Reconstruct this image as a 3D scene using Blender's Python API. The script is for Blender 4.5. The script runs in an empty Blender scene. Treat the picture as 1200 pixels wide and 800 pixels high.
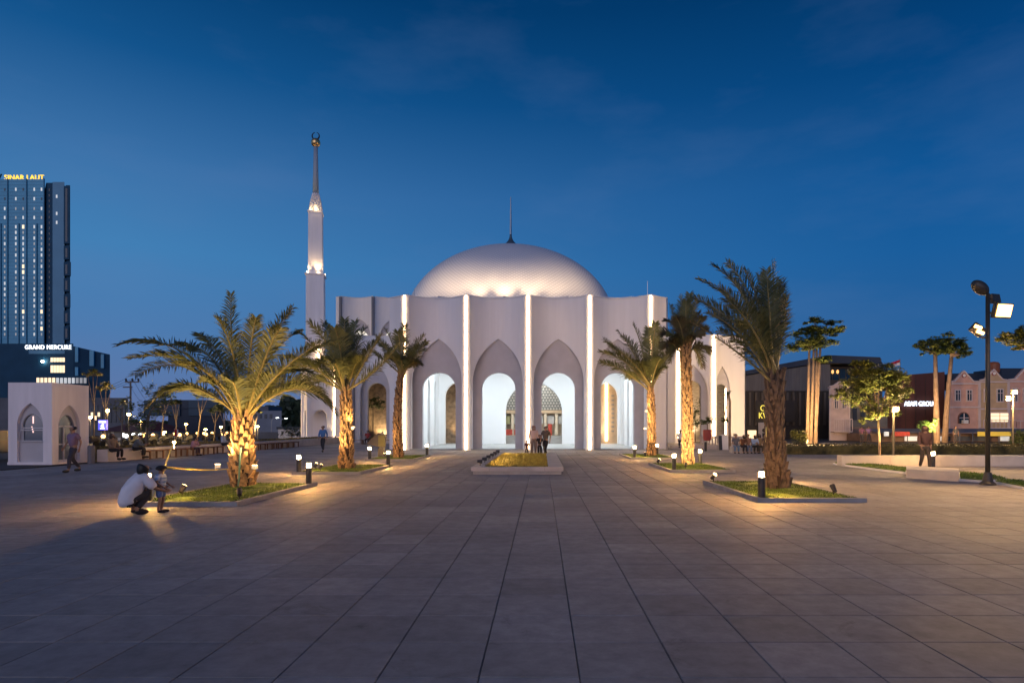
import bpy, bmesh, math, random
from mathutils import Vector, Matrix, noise
R = math.radians; PI = math.pi
rnd = random.Random(7)
S = bpy.context.scene
C = S.collection

# ------------------------------------------------------------------ camera
F = 720.0; EYE = 1.6; VX = 635.0; VY = 500.0
cam = bpy.data.cameras.new('camera'); cam_o = bpy.data.objects.new('camera', cam); C.objects.link(cam_o)
cam_o.location = (0, 0, EYE); cam_o.rotation_euler = (R(90), 0, 0)
cam.lens = 21.6; cam.sensor_width = 36; cam.shift_x = -35/1200; cam.shift_y = 100/1200
cam.clip_start = 0.1; cam.clip_end = 6000
S.camera = cam_o

# ------------------------------------------------------------------ world: dusk sky
W = bpy.data.worlds.new('World'); S.world = W; W.use_nodes = True
nt = W.node_tree; N = nt.nodes; L = nt.links
bg = N['Background']; bg.inputs[1].default_value = 1.0
tc = N.new('ShaderNodeTexCoord'); sep = N.new('ShaderNodeSeparateXYZ'); L.new(tc.outputs['Generated'], sep.inputs[0])
def lin(c):
    f = lambda v: (v/255/12.92) if v/255 <= .04045 else ((v/255+.055)/1.055)**2.4
    return (f(c[0]), f(c[1]), f(c[2]), 1)
def ramp(tree, stops):
    r = tree.nodes.new('ShaderNodeValToRGB'); e = r.color_ramp.elements
    while len(e) < len(stops): e.new(0.5)
    for k, (p, c) in enumerate(stops): e[k].position = p; e[k].color = c
    return r
west = ramp(nt, [(0.0, lin((100,113,156))), (.05, lin((92,119,167))), (.13, lin((78,123,175))), (.24, lin((66,127,181))), (.34, lin((60,114,169))), (.46, lin((20,84,141))), (.56, lin((5,62,113))), (1.0, lin((4,40,86)))])
east = ramp(nt, [(0.0, lin((68,97,143))), (.05, lin((54,99,151))), (.13, lin((42,97,154))), (.24, lin((26,93,156))), (.34, lin((16,85,148))), (.46, lin((5,67,124))), (.56, lin((1,53,102))), (1.0, lin((2,35,78)))])
for r in (west, east): L.new(sep.outputs['Z'], r.inputs[0])
az = N.new('ShaderNodeMapRange'); az.inputs[1].default_value = -.55; az.inputs[2].default_value = .5; L.new(sep.outputs['X'], az.inputs[0])
mx = N.new('ShaderNodeMixRGB'); L.new(az.outputs[0], mx.inputs[0]); L.new(west.outputs[0], mx.inputs[1]); L.new(east.outputs[0], mx.inputs[2])
# faint high wisps of cloud
mp = N.new('ShaderNodeMapping'); mp.inputs['Scale'].default_value = (2.2, 2.2, 7); L.new(tc.outputs['Generated'], mp.inputs[0])
nz = N.new('ShaderNodeTexNoise'); nz.inputs['Scale'].default_value = 1.6; nz.inputs['Detail'].default_value = 6; nz.inputs['Roughness'].default_value = .55; L.new(mp.outputs[0], nz.inputs[0])
nr = N.new('ShaderNodeMapRange'); nr.inputs[1].default_value = .5; nr.inputs[2].default_value = .8; nr.inputs[3].default_value = 0; nr.inputs[4].default_value = .16; L.new(nz.outputs[0], nr.inputs[0])
cm = N.new('ShaderNodeMixRGB'); cm.inputs[2].default_value = lin((98,126,172)); L.new(nr.outputs[0], cm.inputs[0]); L.new(mx.outputs[0], cm.inputs[1])
L.new(cm.outputs[0], bg.inputs[0])

# the afterglow behind the camera: one very soft low sun
sun = bpy.data.lights.new('sun', 'SUN'); sun.energy = 0.9; sun.angle = R(55); sun.color = (1.0, .84, .93)
sun_o = bpy.data.objects.new('sun', sun); C.objects.link(sun_o)
sd = Vector((.28, .95, -.17)).normalized(); sun_o.rotation_euler = sd.to_track_quat('-Z', 'Y').to_euler(); sun_o.location = (-20, -40, 30)
S.view_settings.view_transform = 'Standard'; S.view_settings.look = 'None'; S.view_settings.exposure = 0; S.view_settings.gamma = 1
S.render.engine = 'CYCLES'
cy = S.cycles; cy.use_denoising = True; cy.max_bounces = 6; cy.diffuse_bounces = 4; cy.glossy_bounces = 3; cy.sample_clamp_indirect = 6; cy.sample_clamp_direct = 0
cy.caustics_reflective = False; cy.caustics_refractive = False
try: cy.denoiser = 'OPENIMAGEDENOISE'
except Exception: pass

# ------------------------------------------------------------------ helpers
def P(px, py, Y): return Vector(((px-VX)*Y/F, Y, EYE-(py-VY)*Y/F))
def G(px, py):
    d = F*EYE/(py-VY); return Vector(((px-VX)*d/F, d, 0))

def mat(name, col, rough=.7, var=.0, scale=4.0, bump=0.0, bscale=None, metal=0.0, emit=None, estr=0.0, spec=.5, col2=None, trans=0.0, detail=4, stretch=(1,1,1), randobj=0.0):
    m = bpy.data.materials.new(name); m.use_nodes = True
    t = m.node_tree; b = t.nodes['Principled BSDF']; l = t.links
    c = tuple(col)+(1,)
    b.inputs['Base Color'].default_value = c; b.inputs['Roughness'].default_value = rough; b.inputs['Metallic'].default_value = metal
    b.inputs['Specular IOR Level'].default_value = spec
    if trans: b.inputs['Transmission Weight'].default_value = trans; b.inputs['IOR'].default_value = 1.1
    if var or bump or col2:
        g = t.nodes.new('ShaderNodeNewGeometry'); mpn = t.nodes.new('ShaderNodeMapping'); mpn.inputs['Scale'].default_value = stretch; l.new(g.outputs['Position'], mpn.inputs[0])
        n = t.nodes.new('ShaderNodeTexNoise'); n.inputs['Scale'].default_value = scale; n.inputs['Detail'].default_value = detail; l.new(mpn.outputs[0], n.inputs[0])
        if var or col2:
            a = tuple(max(0, v*(1-var)) for v in col)+(1,); d = tuple(v*(1+var) for v in (col2 or col))+(1,)
            r = ramp(t, [(.33, a), (.67, d)]); l.new(n.outputs[0], r.inputs[0])
            out = r.outputs[0]
            if randobj:
                oi = t.nodes.new('ShaderNodeObjectInfo'); mr = t.nodes.new('ShaderNodeMapRange'); mr.inputs[3].default_value = 1-randobj; mr.inputs[4].default_value = 1+randobj
                l.new(oi.outputs['Random'], mr.inputs[0]); mm = t.nodes.new('ShaderNodeMixRGB'); mm.blend_type = 'MULTIPLY'; mm.inputs[0].default_value = 1
                l.new(out, mm.inputs[1]); l.new(mr.outputs[0], mm.inputs[2]); out = mm.outputs[0]
            l.new(out, b.inputs['Base Color'])
        if bump:
            bn = t.nodes.new('ShaderNodeTexNoise'); bn.inputs['Scale'].default_value = bscale or scale*4; bn.inputs['Detail'].default_value = 5; l.new(mpn.outputs[0], bn.inputs[0])
            bp = t.nodes.new('ShaderNodeBump'); bp.inputs['Strength'].default_value = bump; bp.inputs['Distance'].default_value = .02; l.new(bn.outputs[0], bp.inputs['Height']); l.new(bp.outputs[0], b.inputs['Normal'])
    if emit:
        b.inputs['Emission Color'].default_value = tuple(emit)+(1,); b.inputs['Emission Strength'].default_value = estr
    return m

class MB:
    def __init__(s): s.v = []; s.f = []
    def add(s, vs, fs):
        o = len(s.v); s.v += [Vector(p) for p in vs]; s.f += [tuple(o+i for i in f) for f in fs]
    def quad(s, a, b, c, d): s.add([a, b, c, d], [(0,1,2,3)])
    def box(s, c, d, rz=0.0, rx=0.0, ry=0.0):
        M = Matrix.Translation(Vector(c)) @ Matrix.Rotation(rz, 4, 'Z') @ Matrix.Rotation(ry, 4, 'Y') @ Matrix.Rotation(rx, 4, 'X')
        x, y, z = d[0]/2, d[1]/2, d[2]/2
        s.add([M @ Vector(p) for p in ((-x,-y,-z),(x,-y,-z),(x,y,-z),(-x,y,-z),(-x,-y,z),(x,-y,z),(x,y,z),(-x,y,z))],
              [(0,3,2,1),(4,5,6,7),(0,1,5,4),(1,2,6,5),(2,3,7,6),(3,0,4,7)])
    def b2(s, x0, x1, y0, y1, z0, z1): s.box(((x0+x1)/2,(y0+y1)/2,(z0+z1)/2), (abs(x1-x0),abs(y1-y0),abs(z1-z0)))
    def tube(s, pts, rad, n=8, cap=True):
        pts = [Vector(p) for p in pts]
        if not isinstance(rad, (list, tuple)): rad = [rad]*len(pts)
        rings = []; ref = None
        for i, p in enumerate(pts):
            t = (pts[min(i+1, len(pts)-1)]-pts[max(i-1, 0)]).normalized()
            if ref is None: ref = Vector((1,0,0)) if abs(t.x) < .8 else Vector((0,1,0))
            a = (ref - t*ref.dot(t)).normalized(); b = t.cross(a); ref = a
            rings.append([p + (a*math.cos(2*PI*k/n)+b*math.sin(2*PI*k/n))*rad[i] for k in range(n)])
        o = len(s.v)
        for r in rings: s.v += r
        for i in range(len(rings)-1):
            for k in range(n):
                k2 = (k+1) % n
                s.f.append((o+i*n+k, o+i*n+k2, o+(i+1)*n+k2, o+(i+1)*n+k))
        if cap:
            s.f.append(tuple(o+k for k in reversed(range(n)))); s.f.append(tuple(o+(len(rings)-1)*n+k for k in range(n)))
    def lathe(s, prof, n=16, c=(0,0,0)):
        c = Vector(c); o = len(s.v)
        for r, z in prof:
            for k in range(n): s.v.append(c+Vector((r*math.cos(2*PI*k/n), r*math.sin(2*PI*k/n), z)))
        for i in range(len(prof)-1):
            for k in range(n):
                k2 = (k+1) % n; s.f.append((o+i*n+k, o+i*n+k2, o+(i+1)*n+k2, o+(i+1)*n+k))
        s.f.append(tuple(o+k for k in reversed(range(n)))); s.f.append(tuple(o+(len(prof)-1)*n+k for k in range(n)))
    def ball(s, c, r, n=8, m=6, sq=(1,1,1)):
        pr = []
        c = Vector(c); o = len(s.v)
        for i in range(m+1):
            a = PI*i/m - PI/2
            for k in range(n): s.v.append(c+Vector((r*sq[0]*math.cos(a)*math.cos(2*PI*k/n), r*sq[1]*math.cos(a)*math.sin(2*PI*k/n), r*sq[2]*math.sin(a))))
        for i in range(m):
            for k in range(n):
                k2 = (k+1) % n; s.f.append((o+i*n+k, o+i*n+k2, o+(i+1)*n+k2, o+(i+1)*n+k))
    def prism(s, poly, z0, z1):
        n = len(poly); o = len(s.v)
        s.v += [Vector((p[0], p[1], z0)) for p in poly]+[Vector((p[0], p[1], z1)) for p in poly]
        s.f.append(tuple(o+i for i in reversed(range(n)))); s.f.append(tuple(o+n+i for i in range(n)))
        for i in range(n):
            j = (i+1) % n; s.f.append((o+i, o+j, o+n+j, o+n+i))
    def prism_xz(s, poly, y0, y1):
        n = len(poly); o = len(s.v)
        s.v += [Vector((p[0], y0, p[1])) for p in poly]+[Vector((p[0], y1, p[1])) for p in poly]
        s.f.append(tuple(o+i for i in range(n))); s.f.append(tuple(o+n+i for i in reversed(range(n))))
        for i in range(n):
            j = (i+1) % n; s.f.append((o+j, o+i, o+n+i, o+n+j))
    def mesh(s, name, m, off=Vector((0,0,0)), smooth=False):
        me = bpy.data.meshes.new(name); me.from_pydata([tuple(p-off) for p in s.v], [], s.f)
        if m: me.materials.append(m)
        if smooth:
            me.polygons.foreach_set('use_smooth', [True]*len(me.polygons))
        me.update(); return me
    def build(s, name, m, parent=None, origin=None, smooth=False, label=None):
        off = Vector((0,0,0)); q = parent
        while q is not None: off = off+q.location; q = q.parent
        if parent is None and origin is not None: off = Vector(origin)
        o = bpy.data.objects.new(name, s.mesh(name, m, off, smooth)); C.objects.link(o)
        if parent is not None: o.parent = parent
        elif origin is not None: o.location = origin
        if label: o['label'] = label
        return o

def tag(o, label=None, cat=None, group=None, kind=None):
    if label: o['label'] = label
    if cat: o['category'] = cat
    if group: o['group'] = group
    if kind: o['kind'] = kind
    return o
def empty(name, loc, label=None, cat=None, group=None, kind=None, rz=0.0):
    o = bpy.data.objects.new(name, None); C.objects.link(o); o.location = loc; o.rotation_euler = (0,0,rz); o.empty_display_size = .3
    return tag(o, label, cat, group, kind)
KIDS = {}
def copy_tree(o, parent=None):
    c = o.copy(); C.objects.link(c)
    if parent is not None: c.parent = parent
    for ch in list(o.children): copy_tree(ch, c)
    return c
def dup(root, loc, label, rz=None, group=None):
    c = copy_tree(root); c.location = loc
    if rz is not None: c.rotation_euler = (0,0,rz)
    c['label'] = label
    if group: c['group'] = group
    return c
def lamp(kind, name, parent, loc, energy, color, aim=None, size=.05, spot=60, blend=.6):
    d = bpy.data.lights.new(name, kind); d.energy = energy; d.color = color
    if kind == 'AREA': d.size = size
    else: d.shadow_soft_size = size
    if kind == 'SPOT': d.spot_size = R(spot); d.spot_blend = blend
    o = bpy.data.objects.new(name, d); C.objects.link(o)
    off = Vector((0,0,0)); q = parent
    while q is not None: off = off+q.location; q = q.parent
    o.location = Vector(loc)-off
    if aim is not None: o.rotation_euler = (Vector(aim)-Vector(loc)).to_track_quat('-Z', 'Y').to_euler()
    if parent: o.parent = parent
    return o
def text(name, s, parent, loc, height, m, depth=.05, spacing=1.0, width=None):
    def curve(body):
        cu = bpy.data.curves.new(name, 'FONT'); cu.body = body; cu.size = 1; cu.extrude = depth/2; cu.space_character = spacing; cu.align_x = 'LEFT'; cu.offset = -.004
        t = bpy.data.objects.new(name, cu); C.objects.link(t); bpy.context.view_layer.update()
        me = bpy.data.meshes.new_from_object(t.evaluated_get(bpy.context.evaluated_depsgraph_get())); bpy.data.objects.remove(t); return me
    whole = curve(s); xs = [v.co.x for v in whole.vertices]; ys = [v.co.y for v in whole.vertices]
    x0, x1, y0 = min(xs), max(xs), min(ys); sy = height/(max(ys)-y0); sx = (width/(x1-x0)) if width else sy
    off = Vector((0,0,0)); q = parent
    while q is not None: off = off+q.location; q = q.parent
    words = s.split(' '); out = None
    for i, w in enumerate(words):
        me = curve(w); wx = [v.co.x for v in me.vertices]
        if i == 0: sh = x0-min(wx)
        elif i == len(words)-1: sh = x1-max(wx)
        for v in me.vertices: v.co = Vector(((v.co.x+sh-x0)*sx, -v.co.z, (v.co.y-y0)*sy)) + Vector(loc) - off
        me.materials.clear(); me.materials.append(m); me.name = name
        out = bpy.data.objects.new(name, me); C.objects.link(out); out.parent = parent
    return out

def arch_fn(a, u):
    c, hw, spring, rise, kind = a; d = min(abs(u-c), hw)
    if kind == 'round': return spring+rise*math.sqrt(max(0, 1-(d/hw)**2))
    rr = (rise*rise+hw*hw)/(2*hw); return spring+math.sqrt(max(0, rr*rr-(d+rr-hw)**2))
def arched_wall(mb, u0, u1, ztop, arches, mapf, th, step=.25, zbot=0.0):
    us = {round(u0, 4), round(u1, 4)}; k = u0
    while k < u1: us.add(round(k, 4)); k += step
    for a in arches:
        us = {u for u in us if not (a[0]-a[1] < u < a[0]+a[1])}
        for i in range(25): us.add(round(a[0]-a[1]*math.cos(PI*i/24), 4))
    us = sorted(u for u in us if u0-1e-6 <= u <= u1+1e-6)
    p = lambda u, w, z: mapf(u, w, z)
    for ua, ub in zip(us[:-1], us[1:]):
        if ub-ua < 1e-4: continue
        mid = (ua+ub)/2; a = next((a for a in arches if abs(mid-a[0]) < a[1]), None)
        za, zb = (arch_fn(a, ua), arch_fn(a, ub)) if a else (zbot, zbot)
        mb.quad(p(ua,0,za), p(ub,0,zb), p(ub,0,ztop), p(ua,0,ztop))
        mb.quad(p(ub,th,zb), p(ua,th,za), p(ua,th,ztop), p(ub,th,ztop))
        mb.quad(p(ua,0,ztop), p(ub,0,ztop), p(ub,th,ztop), p(ua,th,ztop))
        if a: mb.quad(p(ua,th,za), p(ub,th,zb), p(ub,0,zb), p(ua,0,za))
    for a in arches:
        for u, sgn in ((a[0]-a[1], 1), (a[0]+a[1], -1)):
            z1 = arch_fn(a, u); q = [p(u,0,zbot), p(u,0,z1), p(u,th,z1), p(u,th,zbot)]
            if z1 > zbot+.01: mb.quad(*(q if sgn < 0 else q[::-1]))
    mb.quad(p(u0,th,zbot), p(u0,0,zbot), p(u0,0,ztop), p(u0,th,ztop)); mb.quad(p(u1,0,zbot), p(u1,th,zbot), p(u1,th,ztop), p(u1,0,ztop))

# ------------------------------------------------------------------ materials
M = {}
M['white'] = mat('white_render', (.81,.8,.8), .75, .03, 1.6, .15, 30, stretch=(1.5,1.5,.13))
M['bright'] = mat('bright_white_render', (.86,.84,.85), .75, .05, 1.6, .15, 30, stretch=(1.5,1.5,.13))
M['panel'] = mat('shaded_grey_panel', (.5,.485,.51), .7, .06, 1.2, .1, 25)  # shade of the arch recess put into a greyer colour
M['white_in'] = mat('white_plaster', (.82,.83,.84), .8, .02, .5)
M['soffit'] = mat('coping_metal', (.55,.54,.55), .5)
M['led'] = mat('warm_led', (.9,.8,.7), .5, emit=(1,.64,.32), estr=23)
M['led_off'] = mat('unlit_led_channel', (.16,.17,.2), .5)
M['beige'] = mat('beige_stone', (.62,.5,.36), .7, .1, 2)
M['stone_wall'] = mat('rough_tan_stone', (.34,.25,.17), .9, .35, 3, .6, 8)
M['step'] = mat('grey_step_stone', (.36,.36,.35), .7, .08, 2)
M['lattice'] = mat('grey_lattice', (.5,.53,.54), .6)
M['gold'] = mat('gilded_metal', (.75,.5,.22), .35, .1, 6, metal=.9)
M['dark_metal'] = mat('dark_bronze_metal', (.03,.03,.035), .45, .1, 8, metal=.3)
M['steel'] = mat('brushed_steel', (.45,.46,.48), .35, metal=.8)
M['glass'] = mat('dark_glass', (.02,.04,.06), .2, spec=.4)
M['grass'] = mat('lawn_grass', (.055,.125,.016), .8, .5, 3.0, col2=(.12,.175,.022))
M['soil'] = mat('dark_soil', (.06,.05,.03), .95, .4, 5, .5, 20)
M['kerb'] = mat('kerb_concrete', (.33,.32,.31), .8, .12, 3, .2, 30)
M['asphalt'] = mat('asphalt', (.05,.05,.052), .85, .2, 3, .3, 40)
M['earth'] = mat('dusty_ground', (.09,.085,.075), .95, .25, .8, .3, 6)
M['frond'] = mat('palm_leaf', (.06,.085,.028), .55, .35, 2.2, col2=(.115,.12,.04))
M['frond_dry'] = mat('dry_palm_leaf', (.11,.08,.04), .7, .3, 3, col2=(.075,.085,.035))
M['rachis'] = mat('palm_rachis', (.2,.17,.06), .55, .2, 3)
M['trunk'] = mat('palm_bark', (.05,.03,.018), .9, .35, 6, .6, 14)
M['boot'] = mat('palm_leaf_base', (.3,.19,.095), .85, .45, 9, .5, 25)
M['boot_grey'] = mat('unlit_leaf_base', (.12,.085,.06), .95, .45, 9, .5, 25)  # darker copy, shade of the unlit trunk put into the colour
M['bark'] = mat('grey_brown_bark', (.2,.16,.12), .9, .25, 5, .4, 20)
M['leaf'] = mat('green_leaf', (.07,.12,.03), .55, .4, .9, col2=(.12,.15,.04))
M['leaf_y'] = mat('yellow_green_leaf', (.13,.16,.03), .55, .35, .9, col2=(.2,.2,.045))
M['leaf_d'] = mat('dark_leaf', (.022,.04,.018), .6, .4, .5)
M['bollard'] = mat('bollard_charcoal', (.025,.026,.03), .4, .1, 9)
M['lens'] = mat('lit_bollard_lens', (.9,.8,.6), .4, emit=(1,.5,.14), estr=1500)
M['lens_cap'] = mat('bollard_cap', (.05,.05,.05), .4)
M['flood'] = mat('lit_flood_glass', (.9,.8,.6), .4, emit=(1,.5,.12), estr=9)
M['small_lamp'] = mat('lit_lamp_glass', (.9,.8,.6), .4, emit=(1,.48,.1), estr=8)
M['spot_glass'] = mat('lit_spot_glass', (.9,.8,.6), .4, emit=(1,.68,.3), estr=22)
M['white_lamp'] = mat('white_plastic_housing', (.75,.72,.66), .5)
M['wood'] = mat('brown_timber', (.2,.1,.05), .6, .3, 4, .2, 30, stretch=(1,.2,1))
M['yellow'] = mat('yellow_tape', (.6,.45,.03), .5, .1, 6)
M['stake'] = mat('green_stake', (.09,.2,.17), .6, .15, 6)
M['bamboo'] = mat('bamboo_pole', (.5,.47,.2), .5, .2, 6)

# ------------------------------------------------------------------ ground and plaza
mb = MB(); mb.add([(-2500,-300,-.06),(2500,-300,-.06),(2500,5000,-.06),(-2500,5000,-.06)], [(0,1,2,3)])
tag(mb.build('ground', M['earth']), kind='structure')
mb = MB(); mb.b2(-19.9,30,-30,62,-.05,-.012); mb.b2(-19.9,30,-31,-30,-.05,-.013)
plaza = tag(mb.build('plaza', mat('tile_grout', (.13,.122,.115), .95, .3, 6)), kind='structure')
TS = .645
tm = bpy.data.materials.new('paving_granite'); tm.use_nodes = True
t = tm.node_tree; b = t.nodes['Principled BSDF']; l = t.links; n_ = t.nodes.new
g = n_('ShaderNodeNewGeometry'); d_ = n_('ShaderNodeVectorMath'); d_.operation = 'DIVIDE'; d_.inputs[1].default_value = (TS,TS,10)
off = n_('ShaderNodeVectorMath'); off.operation = 'ADD'; off.inputs[1].default_value = (50*TS+.0, 50*TS, 5)
l.new(g.outputs['Position'], off.inputs[0]); l.new(off.outputs[0], d_.inputs[0])
fl = n_('ShaderNodeVectorMath'); fl.operation = 'FLOOR'; l.new(d_.outputs[0], fl.inputs[0])
wn = n_('ShaderNodeTexWhiteNoise'); l.new(fl.outputs[0], wn.inputs[0])
n1 = n_('ShaderNodeTexNoise'); n1.inputs['Scale'].default_value = .35; n1.inputs['Detail'].default_value = 5; l.new(g.outputs['Position'], n1.inputs[0])
n2 = n_('ShaderNodeTexNoise'); n2.inputs['Scale'].default_value = 5; n2.inputs['Detail'].default_value = 8; n2.inputs['Roughness'].default_value = .7; l.new(g.outputs['Position'], n2.inputs[0])
r0 = ramp(t, [(0,(.87,.87,.87,1)), (.8,(1.03,1.03,1.04,1)), (.95,(1.07,1.07,1.08,1)), (1,(1.25,1.24,1.22,1))]); l.new(wn.outputs[0], r0.inputs[0])
r1 = ramp(t, [(.3,(.72,.72,.74,1)), (.7,(1.2,1.19,1.17,1))]); l.new(n1.outputs[0], r1.inputs[0])
r2 = ramp(t, [(.3,(.235,.224,.218,1)), (.7,(.37,.35,.338,1))]); l.new(n2.outputs[0], r2.inputs[0])
m1 = n_('ShaderNodeMixRGB'); m1.blend_type = 'MULTIPLY'; m1.inputs[0].default_value = 1; l.new(r2.outputs[0], m1.inputs[1]); l.new(r0.outputs[0], m1.inputs[2])
m2 = n_('ShaderNodeMixRGB'); m2.blend_type = 'MULTIPLY'; m2.inputs[0].default_value = 1; l.new(m1.outputs[0], m2.inputs[1]); l.new(r1.outputs[0], m2.inputs[2])
n3 = n_('ShaderNodeTexNoise'); n3.inputs['Scale'].default_value = 1.7; n3.inputs['Detail'].default_value = 9; n3.inputs['Roughness'].default_value = .75; n3.inputs['Distortion'].default_value = .6; l.new(g.outputs['Position'], n3.inputs[0])
r3 = ramp(t, [(.28,(.62,.6,.58,1)), (.4,(.95,.95,.95,1)), (.62,(1,1,1,1)), (.75,(1.18,1.17,1.15,1))]); l.new(n3.outputs[0], r3.inputs[0])
m3 = n_('ShaderNodeMixRGB'); m3.blend_type = 'MULTIPLY'; m3.inputs[0].default_value = 1; l.new(m2.outputs[0], m3.inputs[1]); l.new(r3.outputs[0], m3.inputs[2])
l.new(m3.outputs[0], b.inputs['Base Color'])
rr = n_('ShaderNodeMapRange'); rr.inputs[3].default_value = .62; rr.inputs[4].default_value = .9; b.inputs['Specular IOR Level'].default_value = .35; l.new(n1.outputs[0], rr.inputs[0]); l.new(rr.outputs[0], b.inputs['Roughness'])
bp = n_('ShaderNodeBump'); bp.inputs['Strength'].default_value = .12; bp.inputs['Distance'].default_value = .01; l.new(n2.outputs[0], bp.inputs['Height']); l.new(bp.outputs[0], b.inputs['Normal'])
M['tile'] = tm
tx0 = -.035*0 + (560.3-VX)/(796.5-VY)*EYE      # a joint line passes here
ty0 = F*EYE/293.0
off.inputs[1].default_value = (60*TS-tx0, 60*TS-ty0, 5)
def tile_geo(mb, x, y, dz=0.0, tx=0.0, ty=0.0):
    g0 = .003; c = .005; a, b_ = x+g0, x+TS-g0; e, f_ = y+g0, y+TS-g0
    z = lambda i, j: dz + tx*(i-.5) + ty*(j-.5)
    mb.add([(a,e,-.012),(b_,e,-.012),(b_,f_,-.012),(a,f_,-.012),(a+c,e+c,z(0,0)),(b_-c,e+c,z(1,0)),(b_-c,f_-c,z(1,1)),(a+c,f_-c,z(0,1))],
           [(4,5,6,7),(0,1,5,4),(1,2,6,5),(2,3,7,6),(3,0,4,7)])
cells = []
for j in range(-3, 90):
    for i in range(-31, 47):
        x, y = tx0+i*TS, ty0+j*TS
        if x < -19.8 or x+TS > 29: continue
        if y > 42.5 and -11 < x < 9: continue
        cells.append((x, y))
def vis(c):
    x, y = c[0]+TS/2, c[1]+TS/2
    if y < 3.4: return 1e9
    px = VX+x*F/y
    return y if -20 < px < 1220 else 1e8
cells.sort(key=vis)
tile_me = [None]*12
for k in range(12):
    q = MB(); tile_geo(q, 0, 0, rnd.uniform(-.001,.001), rnd.uniform(-.0016,.0016), rnd.uniform(-.0016,.0016)); tile_me[k] = q.mesh('paving_tile', M['tile'])
for k, (x, y) in enumerate(cells[:300]):
    o = bpy.data.objects.new('paving_tile', tile_me[rnd.randrange(12)]); C.objects.link(o); o.location = (x, y, 0); o.parent = plaza
mb = MB()
for x, y in cells[300:]: tile_geo(mb, x, y, rnd.uniform(-.001,.001), rnd.uniform(-.0016,.0016), rnd.uniform(-.0016,.0016))
tag(mb.build('paving_field', M['tile'], plaza), kind='stuff')
mb = MB(); mb.b2(-120,-20.6,5,400,-.055,-.03); tag(mb.build('side_road', M['asphalt']), kind='structure')
mb = MB(); mb.b2(12,160,43,58,-.055,-.028); tag(mb.build('street', M['asphalt']), kind='structure')

# ------------------------------------------------------------------ mosque
mosque = empty('mosque', (-.95, 42.7, 0), 'white domed mosque with scalloped facade, pointed arches and glowing vertical light strips', 'mosque')
FY = 42.7; D = 1.3
def bay_map(x0, x1, y, depth):
    w_ = x1-x0
    def f(u, w, z):
        s = (u-x0)/w_; return Vector((u, y+depth*4*s*(1-s)+w, z))
    return f
def px2x(px, Y): return (px-VX)*Y/F
strips = [px2x(p, FY) for p in (474.3, 546.3, 618.7, 691, 762.3)]
ZT = 10.75
def led(x, y, z0, z1, w=.065, m='led', proud=.07, parent=None, rib=0.0):
    q = MB(); prof = [(w*math.cos(a), -w*.9*math.sin(a)) for a in [PI*i/6 for i in range(7)]]
    poly = [(x+a, y+.02+b_) for a, b_ in prof]; q.prism(poly[::-1], z0, z1); o = q.build('led_strip', M[m], parent or mosque)
    if m == 'led' and rib:
        q = MB(); q.prism([(x-rib,y+.021),(x+rib,y+.021),(x+rib+.05,y+.3),(x-rib-.05,y+.3)], 0, z1+.03); q.build('glow_rib', M['white'], parent or mosque)  # rib added to catch the strip's warm glow
    return o
def bay(x0, x1, y, depth, zt, arch=None, opening=None, clip=None, th=.35, panel_gap=.16, panel_mat='panel'):
    q = MB(); f = bay_map(x0, x1, y, depth); a0, a1 = clip or (x0, x1)
    arched_wall(q, a0, a1, zt, [arch] if arch else [], f, th, .12); q.build('wall_bay', M['white'], mosque)
    q = MB(); g_ = lambda u, w, z: f(u, w-.05, z)
    arched_wall(q, a0, a1, zt+.07, [], g_, th+.1, .2, zt+.001); q.build('parapet_coping', M['white'], mosque)
    if opening:
        q = MB(); yy = y+depth+panel_gap; h = lambda u, w, z: Vector((u, yy+w, z))
        arched_wall(q, arch[0]-arch[1]-.5, arch[0]+arch[1]+.5, arch[2]+arch[3]+.4, [opening], h, .45, .5); q.build('arch_panel', M[panel_mat], mosque)
for a, b_ in zip(strips[:-1], strips[1:]):
    c = (a+b_)/2
    bay(a, b_, FY, D, ZT, (c, 1.77, 4.75, 3.15, 'pointed'), (c, 1.2, 4.3, 1.2, 'round'))
bw = strips[1]-strips[0]
bay(strips[0]-bw, strips[0], FY, D, ZT, clip=(strips[0]-1.34, strips[0]))
bay(strips[4], strips[4]+bw, FY, D, ZT, clip=(strips[4], strips[4]+1.42))
for x in strips: led(x, FY-.12, .03, ZT-.05, rib=.24)
XL, XR = strips[0]-1.34, strips[4]+1.42
# side returns and roof of the portico
q = MB(); q.b2(XL, XL+.35, FY+1.52, 60.9, 0, ZT-.02); q.build('side_wall', M['white'], mosque)
q = MB(); q.b2(XR-.35, XR, FY+1.55, 60.9, 0, ZT-.02); q.build('side_wall', M['white'], mosque)
q = MB(); q.b2(XL+.35, XR-.35, FY+1.95, 60.9, 7.9, 8.3); q.build('portico_ceiling', M['white_in'], mosque)
q = MB(); q.b2(XL+.4, XR-.4, FY+.3, 60.5, .0, .05); q.build('portico_floor', M['step'], mosque)
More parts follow.
